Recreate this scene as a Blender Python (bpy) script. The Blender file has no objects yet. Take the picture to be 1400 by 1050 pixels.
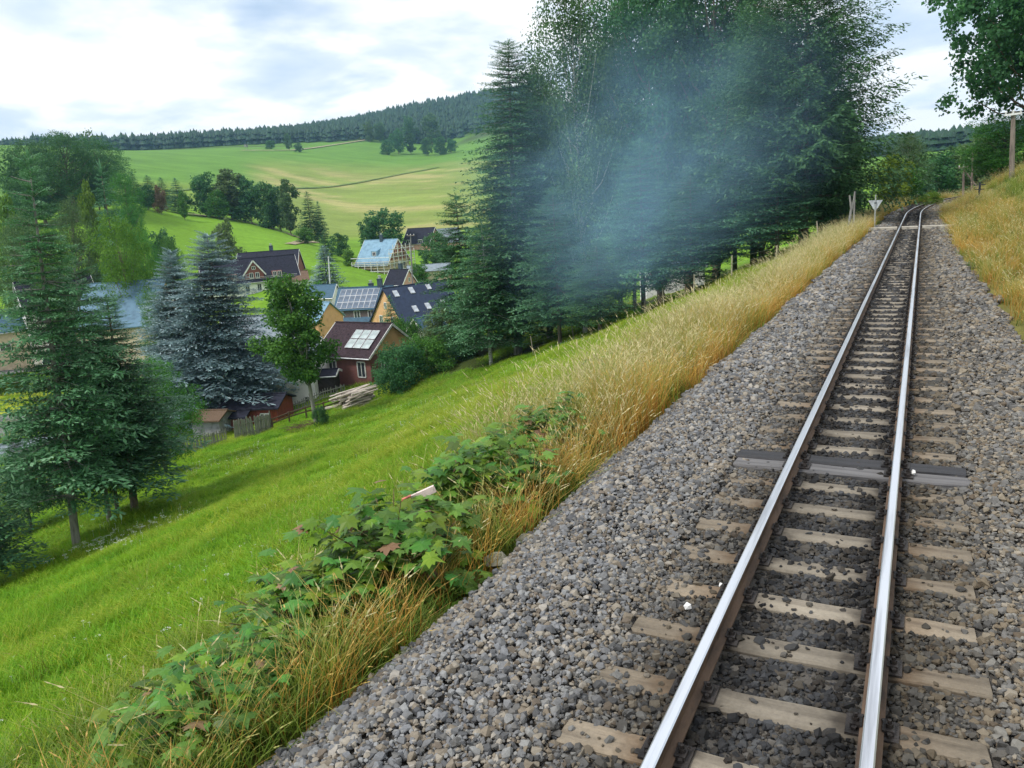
import bpy, bmesh, math, random
import numpy as np
from mathutils import Vector, Matrix, Euler

rnd = random.Random(7)
rng = np.random.default_rng(11)
S = bpy.context.scene
COL = S.collection
PI = math.pi

# ------------------------------------------------------------------ camera
FPX = 1092.0
CAM = np.array([0.4988, 0.0, 2.2708])
CR = np.array([0.8923759, 0.4468242, -0.0633513])
CU = np.array([-0.04471766, 0.22723458, 0.97281282])
CW = np.array([-0.44907191, 0.86528179, -0.2227596])
cd = bpy.data.cameras.new('camera')
cam = bpy.data.objects.new('camera', cd)
COL.objects.link(cam)
cam.matrix_world = Matrix(((CR[0], CU[0], -CW[0], CAM[0]), (CR[1], CU[1], -CW[1], CAM[1]),
                           (CR[2], CU[2], -CW[2], CAM[2]), (0, 0, 0, 1)))
cd.sensor_width = 36.0
cd.lens = 36.0 * FPX / 1400.0
cd.clip_start = 0.05
cd.clip_end = 9000.0
S.camera = cam

# ------------------------------------------------------------------ light, sky, exposure
SUN_EL, SUN_AZ = 52.0, 215.0      # compass-like: angle from +y towards +x
EXPO = 0.42
SMOKE_D = 0.17
HAZE_D = 0.00013
world = bpy.data.worlds.new('World')
S.world = world
world.use_nodes = True
wt = world.node_tree
wt.nodes.clear()


def N(t, kind, **kw):
    n = t.nodes.new(kind)
    for k, v in kw.items():
        if k.startswith('i_'):
            key = k[2:]
            n.inputs[int(key) if key.isdigit() else key.replace('_', ' ')].default_value = v
        else:
            setattr(n, k, v)
    return n


def ramp(t, src, stops, interp='LINEAR'):
    r = t.nodes.new('ShaderNodeValToRGB')
    r.color_ramp.interpolation = interp
    e = r.color_ramp.elements
    while len(e) < len(stops):
        e.new(0.5)
    for el, (p, c) in zip(e, stops):
        el.position = p
        el.color = (*c, 1.0) if len(c) == 3 else c
    if src is not None:
        t.links.new(src, r.inputs[0])
    return r


def math_n(t, op, a, b=None, clamp=False):
    n = t.nodes.new('ShaderNodeMath')
    n.operation = op
    n.use_clamp = clamp
    for i, v in enumerate((a, b)):
        if v is None:
            continue
        if isinstance(v, (int, float)):
            n.inputs[i].default_value = v
        else:
            t.links.new(v, n.inputs[i])
    return n.outputs[0]


out = N(wt, 'ShaderNodeOutputWorld')
sky = N(wt, 'ShaderNodeTexSky', sky_type='NISHITA', sun_disc=False)
sky.sun_elevation = math.radians(SUN_EL)
sky.sun_rotation = math.radians(SUN_AZ)
bg1 = N(wt, 'ShaderNodeBackground')
bg1.inputs[1].default_value = 0.13
wt.links.new(sky.outputs[0], bg1.inputs[0])
tc = N(wt, 'ShaderNodeTexCoord')
sep = N(wt, 'ShaderNodeSeparateXYZ')
wt.links.new(tc.outputs['Generated'], sep.inputs[0])
den = math_n(wt, 'ADD', math_n(wt, 'ABSOLUTE', sep.outputs[2]), 0.22)
comb = N(wt, 'ShaderNodeCombineXYZ')
wt.links.new(math_n(wt, 'DIVIDE', sep.outputs[0], den), comb.inputs[0])
wt.links.new(math_n(wt, 'DIVIDE', sep.outputs[1], den), comb.inputs[1])
nz = N(wt, 'ShaderNodeTexNoise', i_Scale=1.25, i_Detail=9.0, i_Roughness=0.5, i_Distortion=0.15)
wt.links.new(comb.outputs[0], nz.inputs['Vector'])
nz2 = N(wt, 'ShaderNodeTexNoise', i_Scale=2.1, i_Detail=10.0, i_Roughness=0.5, i_Distortion=0.15)
wt.links.new(comb.outputs[0], nz2.inputs['Vector'])
cover = ramp(wt, nz.outputs[0], [(0.34, (0.25, 0.25, 0.25)), (0.44, (0.98, 0.98, 0.98))])
ccol = ramp(wt, nz2.outputs[0], [(0.32, (0.56, 0.66, 0.79)), (0.43, (0.70, 0.77, 0.86)), (0.48, (0.84, 0.88, 0.92)), (0.52, (0.99, 0.99, 1.0)), (0.70, (1.05, 1.05, 1.04))])
bg2 = N(wt, 'ShaderNodeBackground')
bg2.inputs[1].default_value = 1.0
wt.links.new(ccol.outputs[0], bg2.inputs[0])
mix = N(wt, 'ShaderNodeMixShader')
wt.links.new(cover.outputs[0], mix.inputs[0])
wt.links.new(bg1.outputs[0], mix.inputs[1])
wt.links.new(bg2.outputs[0], mix.inputs[2])
wt.links.new(mix.outputs[0], out.inputs[0])

sd = bpy.data.lights.new('sun', 'SUN')
sd.energy = 2.4
sd.angle = math.radians(12)
sd.color = (1.0, 0.96, 0.9)
sun = bpy.data.objects.new('sun', sd)
COL.objects.link(sun)
_e, _a = math.radians(SUN_EL), math.radians(SUN_AZ)
sdir = Vector((math.sin(_a) * math.cos(_e), math.cos(_a) * math.cos(_e), math.sin(_e)))
sun.rotation_euler = sdir.to_track_quat('Z', 'Y').to_euler()
sun.location = (0, 0, 60)

S.view_settings.view_transform = 'Standard'
S.view_settings.look = 'None'
S.view_settings.gamma = 1.0
S.view_settings.use_curve_mapping = False
S.view_settings.exposure = EXPO
S.render.engine = 'CYCLES'
S.cycles.max_bounces = 6
S.cycles.diffuse_bounces = 4
S.cycles.glossy_bounces = 2
S.cycles.transmission_bounces = 3
S.cycles.transparent_max_bounces = 8
S.cycles.volume_bounces = 1
S.cycles.use_denoising = True
S.cycles.volume_step_rate = 2.0
S.cycles.volume_max_steps = 128


# ------------------------------------------------------------------ geometry of the place
def at(px, py, D):
    """World point seen at a pixel of the 1400x1050 survey picture at horizontal distance D."""
    d = (px - 700) / FPX * CR - (py - 525) / FPX * CU + CW
    return CAM + d * (D / math.hypot(d[0], d[1]))


def smooth(a, b, x):
    t = np.clip((np.asarray(x, float) - a) / (b - a), 0, 1)
    return t * t * (3 - 2 * t)


CURVE_Y, CURVE_R = 54.0, 170.0


def track_st(x, y):
    x = np.asarray(x, float)
    y = np.asarray(y, float)
    r = np.hypot(x - CURVE_R, y - CURVE_Y)
    ang = np.arctan2(y - CURVE_Y, CURVE_R - x)
    s = np.where(y > CURVE_Y, CURVE_R - r, x)
    t = np.where(y > CURVE_Y, CURVE_Y + CURVE_R * ang, y)
    return s * -1 * -1, t


def track_xy(s, t):
    if t <= CURVE_Y:
        return s, t, 0.0
    a = (t - CURVE_Y) / CURVE_R
    rr = CURVE_R - s
    return CURVE_R - rr * math.cos(a), CURVE_Y + rr * math.sin(a), -a


def near_profile(s, t):
    right_edge = np.interp(t, [-10, 12, 30, 60], [2.15, 1.9, 1.35, 1.3])
    zl = np.interp(-s, [0, 1.75, 2.35, 3.1, 6, 12, 24, 60], [-0.17, -0.17, -0.48, -0.62, -1.75, -4.15, -8.75, -21.5])
    q = s - right_edge
    zr = np.interp(q, [-9, 0, 0.5, 1.2, 3.6, 7.5, 14, 60], [-0.17, -0.17, -0.2, 0.05, 1.45, 3.3, 4.6, 9.0])
    return np.where(s < 0, zl, zr)


CTRL = []
for px, py, D in [
    (300, 606, 58), (420, 572, 61), (200, 648, 50), (545, 535, 64), (95, 725, 32), (20, 765, 33), (670, 484, 64), (640, 470, 75),
    (10, 575, 80), (10, 545, 98), (0, 500, 130), (120, 520, 118), (0, 470, 165), (100, 440, 175), (455, 524, 76), (380, 560, 72), (300, 560, 78),
    (500, 462, 118), (570, 448, 118), (600, 420, 130), (350, 470, 110), (440, 425, 140),
    (470, 388, 172), (420, 392, 172), (340, 408, 170), (250, 400, 190), (420, 332, 235), (380, 342, 215), (300, 308, 262), (200, 292, 265), (120, 300, 255), (0, 350, 240),
    (250, 291, 300), (330, 302, 295), (430, 331, 275), (500, 345, 235), (560, 352, 235), (620, 352, 235), (520, 385, 180), (600, 385, 180),
    (480, 322, 340), (600, 302, 360), (560, 245, 600), (440, 258, 560), (330, 262, 470), (180, 262, 430), (10, 290, 400),
    (0, 206, 700), (160, 209, 750), (330, 205, 850), (400, 207, 850), (460, 212, 820), (500, 190, 1020), (600, 190, 1050), (560, 218, 820),
    (160, 206, 1000), (330, 196, 1150), (480, 178, 1250), (570, 162, 1300), (650, 145, 1350), (740, 135, 1400), (900, 185, 1300), (1200, 212, 900), (1320, 212, 900), (1050, 205, 1000),
    (160, 215, 2400), (480, 178, 2400), (0, 208, 1300), (0, 212, 2400), (740, 135, 2400)]:
    CTRL.append(tuple(at(px, py, D)))
CTRL += [(-30, 80, -10), (-20, 110, -8), (-60, 110, -17), (-45, 160, -16), (20, 160, 3), (60, 150, 8), (40, 60, 7), (100, 60, 12), (100, 250, 15), (0, 300, 2), (-60, 260, -8),
         (60, 0, 8), (40, -60, 6), (-30, -30, -11), (-60, -30, -18), (-100, 20, -20), (-150, -100, -18), (0, 800, 26), (120, 850, 34), (300, 800, 40), (-200, 900, 60),
         (0, 2400, 60), (2000, 1500, 80), (2000, -1500, 80), (0, -2400, 60), (-2400, -1000, 90), (300, -300, 20), (-500, -100, 20), (-90, 70, -19.5), (-300, -600, 10)]
CT = np.array(CTRL, float)


def warp(x, y):
    dx, dy = np.asarray(x, float) - CAM[0], np.asarray(y, float) - CAM[1]
    D = np.hypot(dx, dy) + 1e-6
    ld = np.log(D / 20.0 + 0.5)
    return dx / D * (ld + 1.2), dy / D * (ld + 1.2), D


_u, _v, _D = warp(CT[:, 0], CT[:, 1])
_A = np.stack([_u, _v], 1)
_T = (CT[:, 2] - CAM[2]) / (_D + 8.0)


def _phi(r2):
    return r2 * np.log(r2 + 1e-9) * 0.5


_K = _phi(((_A[:, None] - _A[None]) ** 2).sum(-1)) + np.eye(len(_A)) * 0.0006
_Pm = np.c_[np.ones(len(_A)), _A]
_M = np.block([[_K, _Pm], [_Pm.T, np.zeros((3, 3))]])
_W = np.linalg.solve(_M, np.r_[_T, np.zeros(3)])


def rbf(x, y):
    u, v, D = warp(x, y)
    sh = u.shape
    u, v = u.ravel(), v.ravel()
    o = np.empty(len(u))
    for i in range(0, len(u), 20000):
        q = np.stack([u[i:i + 20000], v[i:i + 20000]], 1)
        r2 = ((q[:, None] - _A[None]) ** 2).sum(-1)
        o[i:i + 20000] = _phi(r2) @ _W[:-3] + _W[-3] + q @ _W[-2:]
    return CAM[2] + o.reshape(sh) * (D + 8.0)


def H(x, y):
    x = np.asarray(x, float)
    y = np.asarray(y, float)
    s, t = track_st(x, y)
    near = near_profile(s, t)
    wob = 0.10 * np.sin(x * 0.55 + 1.3 * np.sin(y * 0.21)) * np.sin(y * 0.43 + 0.7) * smooth(3.5, 8, -s) + 0.06 * np.sin(x * 1.7 + y * 0.9) * smooth(4, 9, np.abs(s))
    wl = 1 - smooth(18, 36, -s)
    wr = 1 - smooth(12, 34, s)
    wt_ = (1 - smooth(105, 150, t)) * smooth(-70, -40, t)
    w = wl * wr * wt_
    far = rbf(np.atleast_1d(x), np.atleast_1d(y)).reshape(x.shape)
    return near * w + far * (1 - w) + wob


def h1(x, y):
    return float(H(np.array([x]), np.array([y]))[0])


# ------------------------------------------------------------------ object helpers
def new_mesh(name, verts, faces, attrs=None, smooth_=False):
    """faces: list of index tuples, or an (n,k) array."""
    me = bpy.data.meshes.new(name)
    verts = np.asarray(verts, np.float32).reshape(-1, 3)
    if isinstance(faces, np.ndarray):
        n, k = faces.shape
        me.vertices.add(len(verts))
        me.vertices.foreach_set('co', verts.ravel())
        me.loops.add(n * k)
        me.loops.foreach_set('vertex_index', faces.astype(np.int32).ravel())
        me.polygons.add(n)
        me.polygons.foreach_set('loop_start', np.arange(0, n * k, k, dtype=np.int32))
        me.polygons.foreach_set('loop_total', np.full(n, k, np.int32))
        me.update(calc_edges=True)
    else:
        me.from_pydata([tuple(map(float, v)) for v in verts], [], [tuple(int(i) for i in f) for f in faces])
        me.update()
    if attrs:
        for an, (dom, typ, arr) in attrs.items():
            a = me.attributes.new(an, typ, dom)
            arr = np.asarray(arr, np.float32).ravel()
            a.data.foreach_set('value' if typ == 'FLOAT' else 'color' if typ == 'FLOAT_COLOR' else 'vector', arr)
    if smooth_:
        me.polygons.foreach_set('use_smooth', np.ones(len(me.polygons), bool))
    return me


class MB:
    """Collects simple shapes into one mesh."""

    def __init__(self):
        self.v, self.f = [], []

    def add(self, vs, fs):
        b = len(self.v)
        self.v += [tuple(map(float, v)) for v in vs]
        self.f += [tuple(i + b for i in f) for f in fs]
        return self

    def box(self, c, s, rot=None):
        cx, cy, cz = c
        hx, hy, hz = s[0] / 2, s[1] / 2, s[2] / 2
        vs = [Vector((a * hx, b * hy, d * hz)) for d in (-1, 1) for b in (-1, 1) for a in (-1, 1)]
        if rot is not None:
            m = rot if isinstance(rot, Matrix) else Euler(rot).to_matrix()
            vs = [m @ v for v in vs]
        vs = [(v.x + cx, v.y + cy, v.z + cz) for v in vs]
        return self.add(vs, [(0, 2, 3, 1), (4, 5, 7, 6), (0, 1, 5, 4), (2, 6, 7, 3), (0, 4, 6, 2), (1, 3, 7, 5)])

    def tube(self, pts, radii, seg=8, cap=True):
        pts = [Vector(p) for p in pts]
        if isinstance(radii, (int, float)):
            radii = [radii] * len(pts)
        rings = []
        up = Vector((0.31, 0.2, 0.93)).normalized()
        for i, p in enumerate(pts):
            d = (pts[min(i + 1, len(pts) - 1)] - pts[max(i - 1, 0)]).normalized()
            a = d.cross(up)
            if a.length < 1e-3:
                a = d.cross(Vector((1, 0, 0)))
            a.normalize()
            b = d.cross(a).normalized()
            rings.append([p + (a * math.cos(2 * PI * k / seg) + b * math.sin(2 * PI * k / seg)) * radii[i] for k in range(seg)])
        base = len(self.v)
        for r in rings:
            self.v += [tuple(v) for v in r]
        for i in range(len(rings) - 1):
            for k in range(seg):
                k2 = (k + 1) % seg
                self.f.append((base + i * seg + k, base + i * seg + k2, base + (i + 1) * seg + k2, base + (i + 1) * seg + k))
        if cap:
            self.f.append(tuple(base + k for k in range(seg))[::-1])
            self.f.append(tuple(base + (len(rings) - 1) * seg + k for k in range(seg)))
        return self

    def bar(self, a, b, w, h=None):
        a, b = Vector(a), Vector(b)
        h = h or w
        d = b - a
        q = d.to_track_quat('X', 'Z').to_matrix()
        return self.box((a + b) / 2, (d.length, w, h), q)

    def mesh(self, name, smooth_=False):
        me = bpy.data.meshes.new(name)
        me.from_pydata(self.v, [], self.f)
        me.update()
        if smooth_:
            me.polygons.foreach_set('use_smooth', np.ones(len(me.polygons), bool))
        return me


def obj(name, me, mat=None, parent=None, loc=None, rot=None, scale=None):
    if isinstance(me, MB):
        me = me.mesh(name)
    o = bpy.data.objects.new(name, me)
    if mat is not None and len(me.materials) == 0:
        me.materials.append(mat)
    COL.objects.link(o)
    if parent is not None:
        o.parent = parent
    if loc is not None:
        o.location = [float(v) for v in loc]
    if rot is not None:
        o.rotation_euler = [float(v) for v in rot]
    if scale is not None:
        o.scale = scale if hasattr(scale, '__len__') else (scale,) * 3
    return o


def thing(name, label, cat, loc=(0, 0, 0), rotz=0.0, group=None, scale=None):
    o = bpy.data.objects.new(name, None)
    COL.objects.link(o)
    o.location = [float(v) for v in loc]
    o.rotation_euler = (0, 0, float(rotz))
    if scale is not None:
        o.scale = scale if hasattr(scale, '__len__') else (scale,) * 3
    o['label'] = label
    o['category'] = cat
    if group:
        o['group'] = group
    o.empty_display_size = 0.3
    return o


def tag(o, label=None, cat=None, group=None, kind=None):
    for k, v in (('label', label), ('category', cat), ('group', group), ('kind', kind)):
        if v:
            o[k] = v
    return o


# ------------------------------------------------------------------ materials
def mat(name, col, rough=0.8, var=0.12, scale=6.0, bump=0.0, metal=0.0, spec=0.3, col2=None, detail=5.0, coords='Object', stretch=None, rand=0.0, bscale=None):
    m = bpy.data.materials.new(name)
    m.use_nodes = True
    t = m.node_tree
    b = t.nodes['Principled BSDF']
    b.inputs['Roughness'].default_value = rough
    b.inputs['Metallic'].default_value = metal
    b.inputs['Specular IOR Level'].default_value = spec
    tcn = t.nodes.new('ShaderNodeTexCoord')
    vec = tcn.outputs[coords]
    if stretch:
        mp = t.nodes.new('ShaderNodeMapping')
        mp.inputs['Scale'].default_value = stretch
        t.links.new(vec, mp.inputs[0])
        vec = mp.outputs[0]
    n = N(t, 'ShaderNodeTexNoise', i_Scale=scale, i_Detail=detail, i_Roughness=0.6)
    t.links.new(vec, n.inputs['Vector'])
    c2 = col2 or tuple(c * 0.6 for c in col)
    r = ramp(t, n.outputs[0], [(0.3, tuple(c * (1 - var) for c in c2)), (0.5, col), (0.72, tuple(min(1, c * (1 + var)) for c in col))])
    src = r.outputs[0]
    if rand:
        oi = t.nodes.new('ShaderNodeObjectInfo')
        hv = t.nodes.new('ShaderNodeHueSaturation')
        t.links.new(src, hv.inputs['Color'])
        mr = N(t, 'ShaderNodeMapRange')
        mr.inputs['To Min'].default_value = 1 - rand
        mr.inputs['To Max'].default_value = 1 + rand
        t.links.new(oi.outputs['Random'], mr.inputs[0])
        t.links.new(mr.outputs[0], hv.inputs['Value'])
        src = hv.outputs[0]
    t.links.new(src, b.inputs['Base Color'])
    if bump:
        n2 = N(t, 'ShaderNodeTexNoise', i_Scale=bscale or scale * 4, i_Detail=6.0)
        t.links.new(vec, n2.inputs['Vector'])
        bp = N(t, 'ShaderNodeBump')
        bp.inputs['Strength'].default_value = bump
        bp.inputs['Distance'].default_value = 0.02
        t.links.new(n2.outputs[0], bp.inputs['Height'])
        t.links.new(bp.outputs[0], b.inputs['Normal'])
    return m


def leaf_mat(name, dark, mid, light, trans=0.35, rand=0.15, rough=0.6, hue=0.02, spec=0.25):
    """Colour from the per-face attribute v and a per-object random shift."""
    m = bpy.data.materials.new(name)
    m.use_nodes = True
    t = m.node_tree
    t.nodes.clear()
    o = N(t, 'ShaderNodeOutputMaterial')
    a = N(t, 'ShaderNodeAttribute', attribute_name='v')
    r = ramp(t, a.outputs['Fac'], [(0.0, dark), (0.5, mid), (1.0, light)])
    oi = t.nodes.new('ShaderNodeObjectInfo')
    hv = t.nodes.new('ShaderNodeHueSaturation')
    t.links.new(r.outputs[0], hv.inputs['Color'])
    mr = N(t, 'ShaderNodeMapRange')
    mr.inputs['To Min'].default_value = 1 - rand
    mr.inputs['To Max'].default_value = 1 + rand
    t.links.new(oi.outputs['Random'], mr.inputs[0])
    t.links.new(mr.outputs[0], hv.inputs['Value'])
    mr2 = N(t, 'ShaderNodeMapRange')
    mr2.inputs['To Min'].default_value = 0.5 - hue
    mr2.inputs['To Max'].default_value = 0.5 + hue
    t.links.new(math_n(t, 'FRACT', math_n(t, 'MULTIPLY', oi.outputs['Random'], 7.31)), mr2.inputs[0])
    t.links.new(mr2.outputs[0], hv.inputs['Hue'])
    p = N(t, 'ShaderNodeBsdfPrincipled')
    p.inputs['Roughness'].default_value = rough
    p.inputs['Specular IOR Level'].default_value = spec
    t.links.new(hv.outputs[0], p.inputs['Base Color'])
    tr = N(t, 'ShaderNodeBsdfTranslucent')
    t.links.new(hv.outputs[0], tr.inputs[0])
    mx = N(t, 'ShaderNodeMixShader')
    mx.inputs[0].default_value = trans
    t.links.new(p.outputs[0], mx.inputs[1])
    t.links.new(tr.outputs[0], mx.inputs[2])
    t.links.new(mx.outputs[0], o.inputs[0])
    return m


def glass_mat(name, col, rough=0.12):
    m = bpy.data.materials.new(name)
    m.use_nodes = True
    b = m.node_tree.nodes['Principled BSDF']
    b.inputs['Base Color'].default_value = (*col, 1)
    b.inputs['Roughness'].default_value = rough
    b.inputs['Specular IOR Level'].default_value = 0.8
    t = m.node_tree
    n = N(t, 'ShaderNodeTexNoise', i_Scale=1.4, i_Detail=2.0)
    tcn = t.nodes.new('ShaderNodeTexCoord')
    t.links.new(tcn.outputs['Object'], n.inputs['Vector'])
    r = ramp(t, n.outputs[0], [(0.35, tuple(c * 0.6 for c in col)), (0.65, col)])
    t.links.new(r.outputs[0], b.inputs['Base Color'])
    return m


def scatter(name, pts, rot, scl, idx, variants, label=None, cat=None, kind='stuff', parent=None):
    """One object whose points carry instances of the given meshes."""
    me = bpy.data.meshes.new(name)
    n = len(pts)
    me.vertices.add(n)
    me.vertices.foreach_set('co', np.asarray(pts, np.float32).ravel())
    a = me.attributes.new('rot', 'FLOAT_VECTOR', 'POINT')
    a.data.foreach_set('vector', np.asarray(rot, np.float32).ravel())
    a = me.attributes.new('scl', 'FLOAT_VECTOR', 'POINT')
    a.data.foreach_set('vector', np.asarray(scl, np.float32).ravel())
    a = me.attributes.new('idx', 'INT', 'POINT')
    a.data.foreach_set('value', np.asarray(idx, np.int32).ravel())
    o = bpy.data.objects.new(name, me)
    COL.objects.link(o)
    lib = bpy.data.collections.new(name + '_library')
    for i, vm in enumerate(variants):
        q = bpy.data.objects.new('%s_kind_%02d' % (name, i), vm)
        lib.objects.link(q)
    g = bpy.data.node_groups.new(name + '_scatter', 'GeometryNodeTree')
    g.interface.new_socket('Geometry', in_out='INPUT', socket_type='NodeSocketGeometry')
    g.interface.new_socket('Geometry', in_out='OUTPUT', socket_type='NodeSocketGeometry')
    gi, go = g.nodes.new('NodeGroupInput'), g.nodes.new('NodeGroupOutput')
    ci = g.nodes.new('GeometryNodeCollectionInfo')
    ci.inputs['Collection'].default_value = lib
    ci.inputs['Separate Children'].default_value = True
    ci.inputs['Reset Children'].default_value = True
    ip = g.nodes.new('GeometryNodeInstanceOnPoints')
    ip.inputs['Pick Instance'].default_value = True
    g.links.new(gi.outputs[0], ip.inputs['Points'])
    g.links.new(ci.outputs[0], ip.inputs['Instance'])

    def named(nm, typ):
        q = g.nodes.new('GeometryNodeInputNamedAttribute')
        q.data_type = typ
        q.inputs[0].default_value = nm
        return q.outputs[0]
    g.links.new(named('idx', 'INT'), ip.inputs['Instance Index'])
    e2r = g.nodes.new('FunctionNodeEulerToRotation')
    g.links.new(named('rot', 'FLOAT_VECTOR'), e2r.inputs[0])
    g.links.new(e2r.outputs[0], ip.inputs['Rotation'])
    g.links.new(named('scl', 'FLOAT_VECTOR'), ip.inputs['Scale'])
    g.links.new(ip.outputs[0], go.inputs[0])
    md = o.modifiers.new('scatter', 'NODES')
    md.node_group = g
    tag(o, label, cat, None, kind)
    if parent is not None:
        o.parent = parent
    return o

# ------------------------------------------------------------------ ground
AZ = np.concatenate([np.arange(-14, 74, 0.33), np.arange(74, 346, 4.0)])   # degrees left of the track direction
RG = [0.25]
while RG[-1] < 4200:
    RG.append(RG[-1] * (1.03 if RG[-1] < 120 else 1.022 if RG[-1] < 1600 else 1.06))
RG = np.array(RG)
na, nr = len(AZ), len(RG)
ax_, rr_ = np.meshgrid(np.radians(AZ), RG, indexing='ij')
gx = CAM[0] - np.sin(ax_) * rr_
gy = CAM[1] + np.cos(ax_) * rr_
gz = H(gx, gy)
gs, gt = track_st(gx, gy)


def vnoise(x, y, f, seed=0):
    """cheap smooth value noise for colours and scatter density"""
    x = np.asarray(x, float) * f + seed * 17.3
    y = np.asarray(y, float) * f - seed * 9.1
    xi, yi = np.floor(x), np.floor(y)
    xf, yf = x - xi, y - yi
    xf, yf = xf * xf * (3 - 2 * xf), yf * yf * (3 - 2 * yf)

    def hsh(a, b):
        q = np.sin(a * 127.1 + b * 311.7 + seed) * 43758.5453
        return q - np.floor(q)
    return (hsh(xi, yi) * (1 - xf) + hsh(xi + 1, yi) * xf) * (1 - yf) + (hsh(xi, yi + 1) * (1 - xf) + hsh(xi + 1, yi + 1) * xf) * yf


def blend(c, col, w):
    return c * (1 - w[..., None]) + np.array(col) * w[..., None]


GREEN = (0.135, 0.265, 0.014)
beta = np.degrees(np.arctan2(-(gx - CAM[0]), gy - CAM[1]))
GD = rr_
gc = np.zeros(gx.shape + (3,)) + np.array(GREEN)
gc = blend(gc, (0.21, 0.32, 0.02), smooth(0.35, 0.75, vnoise(gx, gy, 0.09, 2)) * smooth(2, 9, -gs) * 0.6)
gc = blend(gc, (0.20, 0.24, 0.05), smooth(0.4, 0.8, vnoise(gx, gy, 0.05, 5)) * (1 - smooth(9, 22, -gs)) * 0.7)
gc = blend(gc, (0.075, 0.15, 0.018), smooth(0.5, 0.8, vnoise(gx, gy, 0.12, 9)) * 0.5)
# grass slopes beyond the village
gc = blend(gc, (0.135, 0.26, 0.022), smooth(150, 190, GD) * (1 - smooth(300, 340, GD)))
gc = blend(gc, (0.105, 0.215, 0.03), smooth(310, 360, GD))
gold = smooth(26, 30, beta) * (1 - smooth(42, 45, beta)) * smooth(300, 350, GD) * (1 - smooth(640, 790, GD))
streak = vnoise(gx * 0.3 + gy * 0.12, gy + gx * 0.3, 0.05, 3) * 0.6 + vnoise(gx * 0.5, gy * 1.6, 0.06, 8) * 0.4
gc = blend(gc, (0.25, 0.265, 0.07), gold * 0.55)
gc = blend(gc, (0.40, 0.33, 0.15), gold * smooth(0.5, 0.78, streak) * 0.6)
gc = blend(gc, (0.19, 0.26, 0.04), smooth(44, 45, beta) * (1 - smooth(52, 60, beta)) * smooth(330, 380, GD) * (1 - smooth(470, 520, GD)) * 0.6)
gc = blend(gc, (0.055, 0.085, 0.02), smooth(900, 960, GD) * smooth(0.3, 0.6, vnoise(gx, gy, 0.01, 4)))
# village yards
gc = blend(gc, (0.14, 0.17, 0.05), smooth(66, 74, GD) * (1 - smooth(135, 160, GD)) * smooth(0.3, 0.7, vnoise(gx, gy, 0.08, 12)) * smooth(28, 30, beta) * 0.7)
ylw = (np.hypot(gx - at(5, 555, 92)[0], gy - at(5, 555, 92)[1]) < 11).astype(float)
gc = blend(gc, (0.33, 0.35, 0.03), ylw * 0.9)
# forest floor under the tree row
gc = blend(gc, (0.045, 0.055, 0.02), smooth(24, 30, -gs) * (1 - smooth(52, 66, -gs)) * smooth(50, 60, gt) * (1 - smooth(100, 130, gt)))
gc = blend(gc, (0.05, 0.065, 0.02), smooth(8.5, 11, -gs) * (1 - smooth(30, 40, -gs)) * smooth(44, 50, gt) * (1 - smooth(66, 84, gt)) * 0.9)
# banks by the line
dry = smooth(1.2, 1.6, np.abs(gs)) * (1 - smooth(4.0, 6.5, np.abs(gs)))
gc = blend(gc, (0.17, 0.14, 0.05), dry * (1 - smooth(90, 130, gt)) * 0.85)
gc = blend(gc, (0.20, 0.19, 0.06), smooth(3, 6, gs) * (1 - smooth(14, 30, gs)) * smooth(0.3, 0.7, vnoise(gx, gy, 0.25, 6)) * 0.7)
bal = (1 - smooth(1.9, 2.3, -gs)) * (1 - smooth(-0.25, 0.05, gs - np.interp(gt, [-10, 12, 30, 60], [2.05, 1.85, 1.35, 1.25])))
gc = blend(gc, (0.10, 0.092, 0.082), bal * (gt < 140))
gcol = np.concatenate([gc, np.ones(gx.shape + (1,))], -1)

idx = np.arange(na * nr).reshape(na, nr)
i2 = np.concatenate([idx[1:], idx[:1]])
quads = np.stack([idx[:, :-1], idx[:, 1:], i2[:, 1:], i2[:, :-1]], -1).reshape(-1, 4)[:, ::-1]
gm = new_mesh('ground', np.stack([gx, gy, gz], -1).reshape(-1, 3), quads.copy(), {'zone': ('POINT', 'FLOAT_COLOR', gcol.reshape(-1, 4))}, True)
M_ground = bpy.data.materials.new('ground')
M_ground.use_nodes = True
t = M_ground.node_tree
b = t.nodes['Principled BSDF']
b.inputs['Roughness'].default_value = 0.95
b.inputs['Specular IOR Level'].default_value = 0.1
za = N(t, 'ShaderNodeAttribute', attribute_name='zone')
geo = t.nodes.new('ShaderNodeNewGeometry')
n1 = N(t, 'ShaderNodeTexNoise', i_Scale=0.9, i_Detail=8.0, i_Roughness=0.65)
n2 = N(t, 'ShaderNodeTexNoise', i_Scale=0.035, i_Detail=7.0, i_Roughness=0.6)
n3 = N(t, 'ShaderNodeTexNoise', i_Scale=9.0, i_Detail=5.0, i_Roughness=0.7)
for n in (n1, n2, n3):
    t.links.new(geo.outputs['Position'], n.inputs['Vector'])
f1 = math_n(t, 'ADD', math_n(t, 'MULTIPLY', n1.outputs[0], 0.9), 0.55)
f2 = math_n(t, 'ADD', math_n(t, 'MULTIPLY', n2.outputs[0], 0.7), 0.65)
f3 = math_n(t, 'ADD', math_n(t, 'MULTIPLY', n3.outputs[0], 0.8), 0.6)
n4 = N(t, 'ShaderNodeTexNoise', i_Scale=1.0, i_Detail=6.0, i_Roughness=0.7)
mp4 = N(t, 'ShaderNodeMapping')
mp4.inputs['Scale'].default_value = (0.012, 0.16, 0.05)
mp4.inputs['Rotation'].default_value = (0, 0, 0.55)
t.links.new(geo.outputs['Position'], mp4.inputs[0])
t.links.new(mp4.outputs[0], n4.inputs['Vector'])
f4 = math_n(t, 'ADD', math_n(t, 'MULTIPLY', n4.outputs[0], 0.9), 0.55)
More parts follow.
